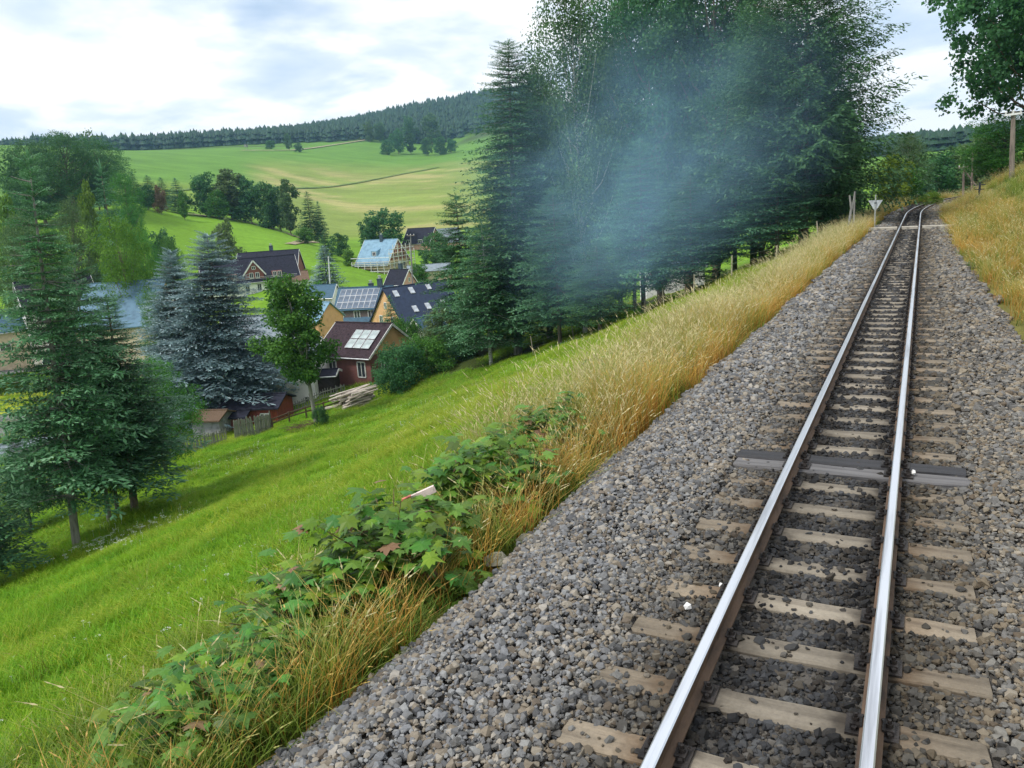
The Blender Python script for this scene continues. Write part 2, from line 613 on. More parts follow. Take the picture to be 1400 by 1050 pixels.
ff = math_n(t, 'MULTIPLY', math_n(t, 'MULTIPLY', math_n(t, 'MULTIPLY', f1, f2), f3), f4)
vm = N(t, 'ShaderNodeVectorMath', operation='SCALE')
t.links.new(za.outputs['Color'], vm.inputs[0])
t.links.new(ff, vm.inputs['Scale'])
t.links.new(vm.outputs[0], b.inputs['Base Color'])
bp = N(t, 'ShaderNodeBump')
bp.inputs['Strength'].default_value = 0.6
bp.inputs['Distance'].default_value = 0.12
t.links.new(math_n(t, 'ADD', n3.outputs[0], n1.outputs[0]), bp.inputs['Height'])
t.links.new(bp.outputs[0], b.inputs['Normal'])
ground = tag(obj('ground', gm, M_ground), kind='structure')


def strip(name, pts, width, m, lift=0.03, kind='structure', n=60):
    """a path or road draped on the ground; pts are world xy"""
    P = np.array([p[:2] for p in pts], float)
    d = np.r_[0, np.cumsum(np.hypot(*np.diff(P, axis=0).T))]
    q = np.linspace(0, d[-1], n)
    X, Y = np.interp(q, d, P[:, 0]), np.interp(q, d, P[:, 1])
    tx, ty = np.gradient(X), np.gradient(Y)
    l = np.hypot(tx, ty)
    nx, ny = -ty / l, tx / l
    V = []
    ks = np.linspace(-0.5, 0.5, 5)
    for k in ks:
        xx, yy = X + nx * width * k, Y + ny * width * k
        V.append(np.stack([xx, yy, H(xx, yy) + lift + 0.0 * xx], 1))
    V = np.stack(V, 1)
    ii = np.arange(n * 5).reshape(n, 5)
    F = np.stack([ii[:-1, :-1], ii[:-1, 1:], ii[1:, 1:], ii[1:, :-1]], -1).reshape(-1, 4)
    return tag(obj(name, new_mesh(name, V.reshape(-1, 3), F[:, ::-1].copy(), None, True), m), kind=kind)


M_asph = mat('asphalt', (0.16, 0.16, 0.165), 0.9, 0.2, 0.6, 0.3)
M_dirt = mat('dirt', (0.30, 0.25, 0.16), 0.95, 0.3, 0.8, 0.5, col2=(0.17, 0.17, 0.07))
M_hedge_line = mat('dark_verge', (0.10, 0.17, 0.03), 0.95, 0.3, 0.2)
strip('road', [at(-60, 520, 118), at(10, 508, 124), at(80, 490, 140), at(200, 470, 150), at(330, 440, 140)], 6.5, M_asph, 0.12)
strip('yard_paving', [at(-40, 640, 74), at(20, 640, 78), at(70, 655, 78)], 9, M_asph, 0.15)
strip('farm_track', [at(250, 291, 296), at(330, 302, 290), at(395, 318, 282), at(432, 336, 262), at(425, 350, 240), at(400, 366, 225)], 3.0, M_dirt, 0.25)
strip('field_path', [at(225, 262, 430), at(330, 250, 500), at(430, 240, 560), at(520, 240, 620), at(600, 232, 700)], 3.2, M_hedge_line, 0.6)
strip('upper_field_path', [at(330, 206, 830), at(400, 203, 860), at(450, 197, 930), at(500, 190, 1000)], 5.0, M_dirt, 0.8)

# ------------------------------------------------------------------ railway track
M_sleeper = mat('sleeper_wood', (0.225, 0.195, 0.152), 0.85, 0.25, 3.0, 0.5, stretch=(0.25, 3.0, 3.0), col2=(0.13, 0.108, 0.085), rand=0.2, detail=8)
M_tar = mat('tarred_wood', (0.030, 0.029, 0.032), 0.55, 0.3, 4.0, 0.4, stretch=(0.25, 4.0, 4.0), col2=(0.012, 0.012, 0.014))
M_greyw = mat('grey_wood', (0.135, 0.13, 0.13), 0.75, 0.3, 3.0, 0.5, stretch=(0.3, 5.0, 5.0), col2=(0.06, 0.06, 0.065), detail=8)
M_iron = mat('oily_iron', (0.035, 0.03, 0.028), 0.5, 0.4, 14.0, 0.5, metal=0.3, col2=(0.015, 0.014, 0.015))
M_rail_side = mat('rusty_rail', (0.115, 0.075, 0.05), 0.75, 0.3, 8.0, 0.5, metal=0.15, col2=(0.05, 0.038, 0.032), stretch=(1, 0.3, 1))
M_rail_top = mat('polished_rail', (0.80, 0.82, 0.86), 0.34, 0.06, 2.0, 0.0, metal=1.0, spec=0.5, stretch=(6, 0.2, 1), col2=(0.42, 0.43, 0.46))
M_fresh = mat('oily_rail', (0.05, 0.048, 0.05), 0.45, 0.2, 6.0, 0.3, metal=0.2)
# oil and rust stains worked into the wood near the rails
tq = M_sleeper.node_tree
bq = tq.nodes['Principled BSDF']
srcq = bq.inputs['Base Color'].links[0].from_socket
tcq = tq.nodes.new('ShaderNodeTexCoord')
sq = N(tq, 'ShaderNodeSeparateXYZ')
tq.links.new(tcq.outputs['Object'], sq.inputs[0])
nq = N(tq, 'ShaderNodeTexNoise', i_Scale=7.0, i_Detail=6.0)
gq = tq.nodes.new('ShaderNodeNewGeometry')
tq.links.new(gq.outputs['Position'], nq.inputs['Vector'])
aq = math_n(tq, 'ADD', math_n(tq, 'ABSOLUTE', sq.outputs[0]), math_n(tq, 'MULTIPLY', math_n(tq, 'SUBTRACT', nq.outputs[0], 0.5), 0.28))
rq = ramp(tq, aq, [(0.0, (1, 1, 1)), (0.20, (0.85, 0.85, 0.85)), (0.30, (0.32, 0.31, 0.31)), (0.44, (0.26, 0.23, 0.2)), (0.52, (0.60, 0.49, 0.40)), (0.66, (0.92, 0.86, 0.8)), (0.95, (0.8, 0.78, 0.75))])
mq = N(tq, 'ShaderNodeMix', data_type='RGBA', blend_type='MULTIPLY')
mq.inputs[0].default_value = 1.0
tq.links.new(srcq, mq.inputs[6])
tq.links.new(rq.outputs[0], mq.inputs[7])
nq2 = N(tq, 'ShaderNodeTexNoise', i_Scale=45.0, i_Detail=6.0, i_Roughness=0.75)
tq.links.new(gq.outputs['Position'], nq2.inputs['Vector'])
vq = N(tq, 'ShaderNodeVectorMath', operation='SCALE')
tq.links.new(mq.outputs[2], vq.inputs[0])
tq.links.new(math_n(tq, 'ADD', math_n(tq, 'MULTIPLY', nq2.outputs[0], 0.9), 0.55), vq.inputs['Scale'])
tq.links.new(vq.outputs[0], bq.inputs['Base Color'])
track = thing('railway_track', 'narrow gauge railway track with shiny rails on tan wooden sleepers', 'railway track')
prof = [(-0.05, -0.13), (-0.05, -0.12), (-0.012, -0.105), (-0.007, -0.04), (-0.028, -0.03), (-0.0285, -0.006), (-0.022, -0.0005),
        (0.022, -0.0005), (0.0285, -0.006), (0.028, -0.03), (0.007, -0.04), (0.012, -0.105), (0.05, -0.12), (0.05, -0.13)]
ts = np.r_[np.arange(-12, 50, 2.0), np.arange(50, 128, 1.5)]
for side in (-1, 1):
    V, F, FM = [], [], []
    for i, tt in enumerate(ts):
        for (a, z) in prof:
            x, y, _ = track_xy(side * 0.4 + a, tt)
            V.append((x, y, z))
    k = len(prof)
    for i in range(len(ts) - 1):
        for j in range(k):
            j2 = (j + 1) % k
            F.append((i * k + j, i * k + j2, (i + 1) * k + j2, (i + 1) * k + j)[::-1])
            FM.append(1 if j in (5, 6, 7) else 0)
    me = new_mesh('rail', V, F)
    me.materials.append(M_rail_side)
    me.materials.append(M_rail_top)
    me.polygons.foreach_set('material_index', FM)
    obj('rail', me, None, track)


def sleeper_mesh(L, w, h, seed):
    r = random.Random(seed)
    n = 7
    V, F = [], []
    for i in range(n + 1):
        x = -L / 2 + L * i / n
        e = 0.004 if 0 < i < n else 0.0
        for (yy, zz) in ((-w / 2, -h), (-w / 2, -0.012), (-w / 2 + 0.014, 0), (w / 2 - 0.014, 0), (w / 2, -0.012), (w / 2, -h)):
            V.append((x + (r.uniform(-0.012, 0.012) if i in (0, n) else 0), yy + r.uniform(-0.006, 0.006), zz + r.uniform(-e, e)))
    for i in range(n):
        for j in range(5):
            F.append((i * 6 + j, (i + 1) * 6 + j, (i + 1) * 6 + j + 1, i * 6 + j + 1))
    F.append((0, 1, 2, 3, 4, 5))
    F.append(tuple(n * 6 + q for q in (5, 4, 3, 2, 1, 0)))
    me = new_mesh('sleeper', V, F)
    me.materials.append(M_sleeper)
    return me


slm = [sleeper_mesh(1.76, 0.175, 0.16, k) for k in range(6)]
fast = MB()
fast.box((0, 0, 0.006), (0.22, 0.15, 0.012))
for sx in (-1, 1):
    fast.box((sx * 0.066, 0, 0.022), (0.05, 0.07, 0.022))
    fast.tube([(sx * 0.070, 0.0, 0.03), (sx * 0.070, 0.0, 0.05)], 0.016, 6)
    fast.tube([(sx * 0.070, 0.0, 0.05), (sx * 0.070, 0.0, 0.068)], 0.009, 6)
    fast.bar((sx * 0.075, -0.055, 0.02), (sx * 0.045, 0.055, 0.026), 0.02, 0.016)
fast_me = fast.mesh('rail_fastener')
fast_me.materials.append(M_iron)
SLEEPER_T = []
i = -12
tt = 3.48 + 0.5132 * i
while tt < 108:
    if i not in (7,):
        SLEEPER_T.append((tt, i))
    i += 1
    tt = 3.48 + 0.5132 * i
M_sleeper_old = mat('old_sleeper_wood', (0.21, 0.17, 0.125), 0.85, 0.2, 3.0, 0.5, stretch=(0.25, 3.0, 3.0), col2=(0.11, 0.09, 0.07), rand=0.3, detail=8)
for tt, i in SLEEPER_T:
    x, y, a = track_xy(rnd.uniform(-0.03, 0.03), tt + rnd.uniform(-0.02, 0.02))
    o = obj('sleeper', rnd.choice(slm), None, track, (x, y, -0.142 + rnd.uniform(-0.006, 0.003)), (rnd.uniform(-0.01, 0.01), 0, a + rnd.uniform(-0.012, 0.012)))
    if tt < 24:
        for sd_ in (-1, 1):
            obj('rail_fastener', fast_me, None, o, (sd_ * 0.4 - x, 0, 0.0015))
for k, (yo, m_) in enumerate(((-0.115, M_greyw), (0.115, M_tar))):
    me = sleeper_mesh(1.84, 0.215, 0.17, 40 + k)
    me.materials.clear()
    me.materials.append(m_)
    o = obj('sleeper', me, None, track, (0.02 - k * 0.03, 7.07 + yo, -0.128 + k * 0.004), (0, 0, -0.02))
    o['label'] = 'weathered grey sleeper of the dark double pair' if k == 0 else 'black tarred sleeper of the dark double pair'
    for sd_ in (-1, 1):
        obj('rail_fastener', fast_me, None, o, (sd_ * 0.4, 0, 0.0015))

# ------------------------------------------------------------------ ballast


def stone_mesh(seed, flat=0.72):
    r = random.Random(seed)
    bm = bmesh.new()
    for _ in range(15):
        v = Vector((r.gauss(0, 1), r.gauss(0, 1), r.gauss(0, 1))).normalized() * r.uniform(0.8, 1.0)
        bm.verts.new((v.x * 0.5, v.y * r.uniform(0.36, 0.44), v.z * 0.5 * flat))
    res = bmesh.ops.convex_hull(bm, input=bm.verts)
    for v in [v for v in bm.verts if not v.link_faces]:
        bm.verts.remove(v)
    me = bpy.data.meshes.new('stone')
    bm.to_mesh(me)
    bm.free()
    return me


M_stone = bpy.data.materials.new('ballast_stone')
M_stone.use_nodes = True
t = M_stone.node_tree
b = t.nodes['Principled BSDF']
b.inputs['Roughness'].default_value = 0.82
b.inputs['Specular IOR Level'].default_value = 0.3
oi = t.nodes.new('ShaderNodeObjectInfo')
cr_ = ramp(t, oi.outputs['Random'], [(0.0, (0.10, 0.105, 0.115)), (0.12, (0.20, 0.21, 0.23)), (0.27, (0.145, 0.145, 0.145)), (0.40, (0.30, 0.275, 0.235)), (0.52, (0.175, 0.182, 0.195)),
                                     (0.64, (0.235, 0.205, 0.165)), (0.75, (0.27, 0.28, 0.29)), (0.86, (0.16, 0.135, 0.11)), (0.93, (0.36, 0.34, 0.31)), (1.0, (0.25, 0.16, 0.11))], 'CONSTANT')
geo = t.nodes.new('ShaderNodeNewGeometry')
ns = N(t, 'ShaderNodeTexNoise', i_Scale=38.0, i_Detail=5.0, i_Roughness=0.7)
t.links.new(geo.outputs['Position'], ns.inputs['Vector'])
nl = N(t, 'ShaderNodeTexNoise', i_Scale=1.3, i_Detail=5.0, i_Roughness=0.6)
t.links.new(geo.outputs['Position'], nl.inputs['Vector'])
sp = N(t, 'ShaderNodeSeparateXYZ')
t.links.new(oi.outputs['Location'], sp.inputs[0])
jit = math_n(t, 'MULTIPLY', math_n(t, 'SUBTRACT', nl.outputs[0], 0.5), 0.9)
xx = math_n(t, 'ADD', sp.outputs[0], jit)
# oil and soot between the rails, brown brake dust beside them, browner ballast right of the line
oil = ramp(t, math_n(t, 'ABSOLUTE', sp.outputs[0]), [(0.0, (0.34, 0.34, 0.34)), (0.12, (0.22, 0.22, 0.225)), (0.25, (0.08, 0.08, 0.085)), (0.40, (0.13, 0.13, 0.13)), (0.52, (0.34, 0.33, 0.31)), (0.8, (0.72, 0.72, 0.72)), (1.0, (1, 1, 1))])
brown = ramp(t, math_n(t, 'ADD', math_n(t, 'MULTIPLY', xx, 0.25), 0.5), [(0.16, (0.30, 0.30, 0.30)), (0.34, (0.65, 0.65, 0.65)), (0.44, (0.25, 0.25, 0.25)), (0.56, (0.25, 0.25, 0.25)), (0.64, (0.85, 0.85, 0.85)), (0.9, (0.7, 0.7, 0.7))])
mc = N(t, 'ShaderNodeMix', data_type='RGBA', blend_type='MULTIPLY')
t.links.new(brown.outputs[0], mc.inputs[0])
t.links.new(cr_.outputs[0], mc.inputs[6])
mc.inputs[7].default_value = (0.72, 0.64, 0.51, 1)
m2 = N(t, 'ShaderNodeMix', data_type='RGBA', blend_type='MULTIPLY')
m2.inputs[0].default_value = 1.0
t.links.new(mc.outputs[2], m2.inputs[6])
t.links.new(oil.outputs[0], m2.inputs[7])
m3 = N(t, 'ShaderNodeVectorMath', operation='SCALE')
t.links.new(m2.outputs[2], m3.inputs[0])
t.links.new(math_n(t, 'ADD', math_n(t, 'MULTIPLY', ns.outputs[0], 0.9), 0.46), m3.inputs['Scale'])
t.links.new(m3.outputs[0], b.inputs['Base Color'])
stones = [stone_mesh(k, rnd.uniform(0.6, 0.85)) for k in range(10)]
for q in stones:
    q.materials.append(M_stone)

PT = []
for (t0, t1, dens, size) in ((-1.0, 5.0, 2900, 0.038), (5.0, 9.0, 2200, 0.042), (9.0, 16.0, 850, 0.058), (16.0, 30.0, 300, 0.085), (30.0, 54.0, 150, 0.11), (54.0, 85.0, 60, 0.17)):
    smin, smax = -2.45, 2.35
    n = int((t1 - t0) * (smax - smin) * dens)
    s_ = rng.uniform(smin, smax, n)
    t_ = rng.uniform(t0, t1, n)
    sz = size * np.exp(rng.normal(-0.06, 0.42, n)).clip(0.3, 2.2)
    edge = np.interp(t_, [-10, 12, 30, 60], [2.25, 2.0, 1.5, 1.4]) + 0.3 * (vnoise(t_, t_ * 0, 1.3, 3) - 0.5)
    lft = np.interp(t_, [-10, 8, 16, 35, 60], [2.35, 2.2, 2.0, 1.55, 1.45]) + 0.35 * (vnoise(t_, t_ * 0, 1.1, 7) - 0.5)
    keep = (s_ < edge) & (s_ > -lft)
    keep &= (np.abs(np.abs(s_) - 0.4) > 0.062)
    keep &= ~((s_ > -0.95) & (s_ < -0.45) & False)
    # sleepers show through, half covered towards their ends
    ph = (t_ - 3.48) / 0.5132
    dd = np.abs(ph - np.round(ph)) * 0.5132
    isd = np.abs(t_ - 7.07) < 0.24
    on = ((dd < 0.085) & (np.round(ph) != 7)) | isd
    cover_p = np.where(np.abs(s_) < 0.36, 0.03 + 0.15 * (vnoise(s_, t_, 3.0, 31) > 0.7), np.where(np.abs(s_) < 0.9, 0.05 + 0.3 * (vnoise(s_, t_, 2.2, 33) > 0.68), 1.0))
    cover_p = np.where(isd & (np.abs(s_) < 0.93), 0.02, cover_p)
    keep &= ~on | (rng.random(n) < cover_p)
    s_, t_, sz, on = s_[keep], t_[keep], sz[keep], on[keep]
    base = near_profile(s_, t_)
    lump = 0.035 * (vnoise(s_, t_, 2.2, 4) - 0.35)
    z = base + 0.012 + rng.uniform(-0.012, 0.018, len(s_)) + np.where(np.abs(s_) > 0.9, lump + 0.02, np.where(np.abs(s_) < 0.36, lump * 0.5 - 0.002, 0.008))
    z = np.where(on & (np.abs(s_) < 0.9), -0.128, z)
    z = z - np.where(np.abs(s_) < 0.92, 0.012, 0.0)
    if t0 >= 30:
        xy = np.array([track_xy(a, b_)[:2] for a, b_ in zip(s_, t_)])
    else:
        xy = np.stack([s_, t_], 1)
    PT.append(np.c_[xy, z, sz])
PT = np.concatenate(PT)
print('ballast stones', len(PT))
n = len(PT)
sc3 = PT[:, 3:4] * rng.uniform(0.8, 1.2, (n, 3))
scatter('gravel', PT[:, :3], rng.uniform(-1, 1, (n, 3)) * np.array([0.6, 0.6, PI]), sc3, rng.integers(0, len(stones), n), stones)

# dirt crossing over the line and edge stones
M_plank = mat('crossing_concrete', (0.40, 0.37, 0.31), 0.9, 0.2, 3, 0.5)
cross = thing('level_crossing', 'pale concrete slab strip of a foot crossing over the rails ahead', 'level crossing')
for (a0, a1) in ((-1.95, -0.52), (-0.33, 0.33), (0.52, 1.9)):
    x0, y0, an = track_xy((a0 + a1) / 2, 41.6)
    cm = MB().box((0, 0, 0), (a1 - a0, 0.75, 0.11))
    obj('slab', cm, M_plank, cross, (x0, y0, -0.075), (0, 0, 0.04))
edge = [((1085 - 40 * 0, 640), 0)]
for k, (s_, t_, sz) in enumerate(((-2.3, 4.95, 0.2), (-2.22, 5.3, 0.17), (-2.38, 4.6, 0.14))):
    me = stone_mesh(80 + k, 0.7)
    o = obj('stone', me, mat('edge_stone_%d' % k, (0.23, 0.22, 0.17), 0.9, 0.25, 12, 0.6, col2=(0.12, 0.14, 0.05)), None, (s_, t_, h1(s_, t_) + sz * 0.18), (0.2, 0.1, k), sz * 1.2)
    tag(o, ['large pale stone at the ballast edge below the maple bush', 'mossy stone just beyond the large pale one at the ballast edge', 'low stone nearest the camera at the ballast edge beside the bush'][k], 'stone')
M_white = mat('white_paper', (0.78, 0.77, 0.74), 0.7, 0.05, 6)
for k, (s_, t_, sz, lb) in enumerate(((-0.63, 4.21, 0.055, 'white stone lying on the ballast left of the rails'), (-0.5, 4.53, 0.032, 'small white chip close beside the left rail'), (0.52, 6.97, 0.05, 'white crumpled scrap by the right rail at the dark sleepers'))):
    me = stone_mesh(90 + k, 0.8)
    tag(obj('litter' if k else 'stone', me, M_white, None, (s_, t_, -0.10), (0.3, 0.5, k), sz * 1.3), lb, 'litter' if k else 'stone')

# ------------------------------------------------------------------ vegetation kit


def rot_basis(d, up=np.array([0, 0, 1.0])):
    d = d / np.linalg.norm(d, axis=-1, keepdims=True)
    a = np.cross(d, np.broadcast_to(up, d.shape))
    l = np.linalg.norm(a, axis=-1, keepdims=True)
    a = np.where(l < 1e-4, np.array([1.0, 0, 0]), a / np.maximum(l, 1e-6))
    return d, a, np.cross(a, d)


def leaf_quads(c, d, side, L, W):
    """rhombic leaves: c base (n,3), d direction, side direction"""
    L = np.asarray(L)[:, None]
    W = np.asarray(W)[:, None]
    v = np.stack([c, c + d * L * 0.45 + side * W * 0.5, c + d * L, c + d * L * 0.45 - side * W * 0.5], 1)
    return v


def crown_mesh(name, V, val):
    n = len(V)
    F = np.arange(n * 4).reshape(n, 4)
    return new_mesh(name, V.reshape(-1, 3), F, {'v': ('FACE', 'FLOAT', np.clip(val, 0, 1))})


def unit(r, n):
    v = r.normal(size=(n, 3))
    return v / np.linalg.norm(v, axis=1, keepdims=True)


def bough(r, ntw, droop, tipup, needle, dens=1.0, flat=0.5, hang=0.0):
    """unit bough along +X; quads (m,4,3) and tip value (m,)"""
    Vs, T = [], []
    xs = np.linspace(0.12, 1.0, ntw)
    for side in (-1, 1):
        for x in xs:
            x = x + r.uniform(-0.02, 0.02)
            L = (0.34 * max(0.0, 1 - x) ** 0.7 + 0.09) * r.uniform(0.7, 1.15)
            z = -droop * x * x + tipup * max(0, x - 0.6) ** 2
            a = r.uniform(0.65, 1.05)
            d = np.array([math.cos(a), side * math.sin(a), r.uniform(-0.25, 0.1) - hang])
            d /= np.linalg.norm(d)
            base = np.array([x, 0, z])
            m = max(2, int(dens * (L / needle) * 1.6))
            for k in range(m):
                u = (k + r.uniform(0, 0.8)) / m
                p = base + d * L * u + np.array([0, 0, -0.10 * u * u * L])
                dd = d + r.normal(size=3) * np.array([0.55, 0.55, flat * 0.6])
                dd /= np.linalg.norm(dd)
                sd = np.cross(dd, [0, 0, 1]) + r.normal(size=3) * flat * 0.5
                sd /= np.linalg.norm(sd)
                ln = needle * r.uniform(0.8, 1.5)
                Vs.append([p, p + dd * ln * 0.5 + sd * ln * 0.21, p + dd * ln, p + dd * ln * 0.5 - sd * ln * 0.21])
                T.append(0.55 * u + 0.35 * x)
    for k in range(int(10 * dens)):
        x = 0.3 + 0.7 * k / (10 * dens)
        p = np.array([x, r.uniform(-0.02, 0.02), -droop * x * x + tipup * max(0, x - 0.6) ** 2 + 0.01])
        dd = np.array([1, r.uniform(-0.5, 0.5), r.uniform(-0.1, 0.4)])
        dd /= np.linalg.norm(dd)
        sd = np.cross(dd, [0, 0, 1])
        ln = needle * 1.3
        Vs.append([p, p + dd * ln * 0.5 + sd * ln * 0.2, p + dd * ln, p + dd * ln * 0.5 - sd * ln * 0.2])
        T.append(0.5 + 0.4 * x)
    return np.array(Vs), np.array(T)


def conifer(name, seed, Ht, R, low=0.06, levels=34, per=6, ntw=9, droop=0.2, tipup=0.5, needle=0.075, power=0.75, up=0.15, dens=1.0, irregular=0.25, flat=0.5, tops=0, hang=0.0, stumps=True):
    r = np.random.default_rng(seed)
    tmpl = [bough(r, ntw, droop, tipup, needle, dens, flat, hang) for _ in range(5)]
    V, val = [], []
    branches = MB()
    for li in range(levels):
        f = low + (1 - low) * ((li + r.uniform(-0.3, 0.3)) / levels) ** 0.8 if li else low
        f = min(max(f, low * 0.8), 0.985)
        z = Ht * f
        prof_ = (1 - (f - low) / (1.02 - low)) ** power
        lowcut = 0.75 + 0.25 * min(1, (f - low) / 0.12)
        az0 = r.uniform(0, 2 * PI)
        k = max(5, int(round(per * (0.7 + 0.5 * prof_))))
        for b_ in range(k):
            L = R * (prof_ * lowcut + 0.05) * r.uniform(1 - irregular, 1 + irregular * 0.7) + 0.16
            az = az0 + 2 * PI * b_ / k + r.uniform(-0.3, 0.3)
            el = up * (1.5 * f - 0.4) + r.uniform(-0.12, 0.12) + (0.5 * max(0, f - 0.8) / 0.2) * 0.8
            q, T = tmpl[r.integers(0, 5)]
            ca, sa, ce, se = math.cos(az), math.sin(az), math.cos(el), math.sin(el)
            Mx = np.array([[ca * ce, -sa, -ca * se], [sa * ce, ca, -sa * se], [se, 0, ce]])
            wob = r.uniform(0.85, 1.15)
            P = (q * np.array([L, L * wob, L])) @ Mx.T + np.array([0, 0, z + r.uniform(-0.1, 0.1)])
            V.append(P)
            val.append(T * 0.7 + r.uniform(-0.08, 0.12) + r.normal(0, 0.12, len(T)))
            if L > 1.1 and stumps:
                e = Mx @ np.array([L * 0.75, 0, -droop * 0.5 * L])
                branches.tube([(0, 0, z), (e[0] * 0.5, e[1] * 0.5, z + e[2] * 0.4), (e[0], e[1], z + e[2])], [0.03 + 0.008 * L, 0.022, 0.008], 3, cap=False)
    # leader shoots
    for k in range(14):
        p = np.array([[0, 0, Ht * (0.94 + 0.06 * k / 14)]])
        d, a, u_ = rot_basis(unit(r, 1) * 0.5 + np.array([[0, 0, 0.8]]))
        V.append(leaf_quads(p, d, a, [needle * R * 1.5], [needle * R * 0.35]))
        val.append(np.array([0.6]))
    cr = crown_mesh(name + '_crown', np.concatenate(V), np.concatenate(val))
    tr = MB()
    tr.tube([(0, 0, -0.6), (0, 0, 0.15), (0.02, 0, Ht * 0.3), (0, 0.02, Ht * 0.7), (0, 0, Ht * 0.99)],
            [Ht * 0.0165, Ht * 0.0130, Ht * 0.0100, Ht * 0.0055, 0.012], 9)
    b0 = len(tr.v)
    tr.v += branches.v
    tr.f += [tuple(i + b0 for i in f) for f in branches.f]
    return dict(crown=cr, trunk=tr.mesh(name + '_trunk', True), h=Ht, r=R)


def broadleaf(name, seed, Ht, R, base=0.22, lobes=26, leaves=16000, leaf=0.17, pend=0.0, squash=1.0, up=0.25, loose=0.55, trunkr=0.02, shape='round', topv=0.25):
    r = np.random.default_rng(seed)
    tr = MB()
    tr.tube([(0, 0, -0.6), (0, 0, 0.2), (0.1, 0.05, Ht * base), (0.05, 0.1, Ht * 0.55), (0, 0, Ht * 0.85)],
            [Ht * trunkr * 1.35, Ht * trunkr, Ht * trunkr * 0.75, Ht * trunkr * 0.4, 0.03], 9)
    C, Rd = [], []
    for k in range(lobes):
        f = (k + 0.5) / lobes
        z = base + (1 - base) * (0.05 + 0.93 * f)
        if shape == 'round':
            w = math.sqrt(max(0.02, 1 - ((z - (base + (1 - base) * 0.42)) / ((1 - base) * 0.62)) ** 2))
        elif shape == 'tall':
            w = math.sin(PI * min(0.97, max(0.07, (z - base) / (1 - base)))) ** 0.6
        else:
            w = (1 - (z - base) / (1 - base)) ** 0.6
        a = 2.399 * k + r.uniform(-0.5, 0.5)
        q = r.uniform(0.35, 0.85) * w if k % 4 else r.uniform(0, 0.35) * w
        c = np.array([math.cos(a) * R * q, math.sin(a) * R * q, z * Ht])
        rad = R * r.uniform(0.24, 0.42) * (0.55 + 0.45 * w)
        C.append(c)
        Rd.append(rad)
        st = np.array([0.05, 0.05, Ht * max(base * 0.9, z - 0.22)])
        mid = (st + c) / 2 + np.array([0, 0, -0.04 * Ht])
        tr.tube([st, mid, c], [Ht * trunkr * 0.32, Ht * trunkr * 0.2, 0.015], 5, cap=False)
    C, Rd = np.array(C), np.array(Rd)
    w = Rd ** 2
    which = r.choice(lobes, leaves, p=w / w.sum())
    # sub-clumps on each lobe's surface, leaves round them
    nsub = 30
    sub = unit(r, lobes * nsub).reshape(lobes, nsub, 3)
    sub[..., 2] = sub[..., 2] * 0.85 + 0.15
    sr = r.uniform(0.55, 1.08, (lobes, nsub))
    sidx = r.integers(0, nsub, leaves)
    p = C[which] + sub[which, sidx] * (Rd[which] * sr[which, sidx])[:, None] * np.array([1, 1, squash]) + np.clip(r.normal(size=(leaves, 3)), -1.7, 1.7) * (Rd[which] * 0.20)[:, None] * loose * 1.6
    if pend:
        hang_ = r.random(leaves) ** 2 * pend * Ht
        q = (sidx % 3 == 0)
        p[:, 2] -= hang_ * np.where(q, 1.0, 0.3)
    nrm = (p - C[which]) / Rd[which][:, None] * 0.6 + unit(r, leaves) * 0.8 + np.array([0, 0, up])
    d, a, u_ = rot_basis(unit(r, leaves) + np.array([0, 0, -0.4 - pend * 4]), )
    nn = nrm / np.linalg.norm(nrm, axis=1, keepdims=True)
    dd = np.cross(nn, unit(r, leaves))
    dd /= np.linalg.norm(dd, axis=1, keepdims=True)
    dd[:, 2] -= 0.25 + pend * 3
    dd /= np.linalg.norm(dd, axis=1, keepdims=True)
    side = np.cross(nn, dd)
    side /= np.linalg.norm(side, axis=1, keepdims=True)
    L = leaf * r.uniform(0.7, 1.3, leaves)
    V = leaf_quads(p, dd, side, L, L * 0.75)
    clump = r.uniform(-0.16, 0.16, (lobes, nsub))
    val = 0.45 + clump[which, sidx] + r.normal(0, 0.13, leaves)
    return dict(crown=crown_mesh(name + '_crown', V, val), trunk=tr.mesh(name + '_trunk', True), h=Ht, r=R)


M_bark = mat('bark', (0.17, 0.135, 0.10), 0.9, 0.3, 6, 0.8, stretch=(1, 1, 0.25), col2=(0.09, 0.085, 0.06))
M_bark_grey = mat('grey_bark', (0.22, 0.215, 0.19), 0.9, 0.3, 6, 0.8, stretch=(1, 1, 0.25), col2=(0.11, 0.12, 0.08))
M_bark_birch = mat('birch_bark', (0.50, 0.49, 0.45), 0.8, 0.3, 5, 0.4, stretch=(1, 1, 2.5), col2=(0.10, 0.09, 0.08))
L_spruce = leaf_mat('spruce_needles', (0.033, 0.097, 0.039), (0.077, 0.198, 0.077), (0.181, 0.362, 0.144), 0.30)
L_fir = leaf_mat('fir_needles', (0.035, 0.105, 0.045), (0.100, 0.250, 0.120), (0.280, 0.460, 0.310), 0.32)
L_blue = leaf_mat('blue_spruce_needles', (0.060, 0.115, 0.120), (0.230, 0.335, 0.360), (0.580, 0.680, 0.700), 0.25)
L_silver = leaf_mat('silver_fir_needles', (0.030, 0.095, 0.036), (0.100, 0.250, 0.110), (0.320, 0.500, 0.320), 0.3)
L_maple = leaf_mat('maple_leaves', (0.036, 0.116, 0.017), (0.083, 0.213, 0.033), (0.180, 0.360, 0.057), 0.40)
L_dark = leaf_mat('dark_leaves', (0.029, 0.092, 0.032), (0.060, 0.171, 0.055), (0.138, 0.299, 0.087), 0.40)
L_birch = leaf_mat('birch_leaves', (0.043, 0.100, 0.032), (0.089, 0.179, 0.064), (0.179, 0.294, 0.114), 0.35)
L_bright = leaf_mat('bright_leaves', (0.061, 0.127, 0.013), (0.121, 0.220, 0.022), (0.209, 0.319, 0.039), 0.4)
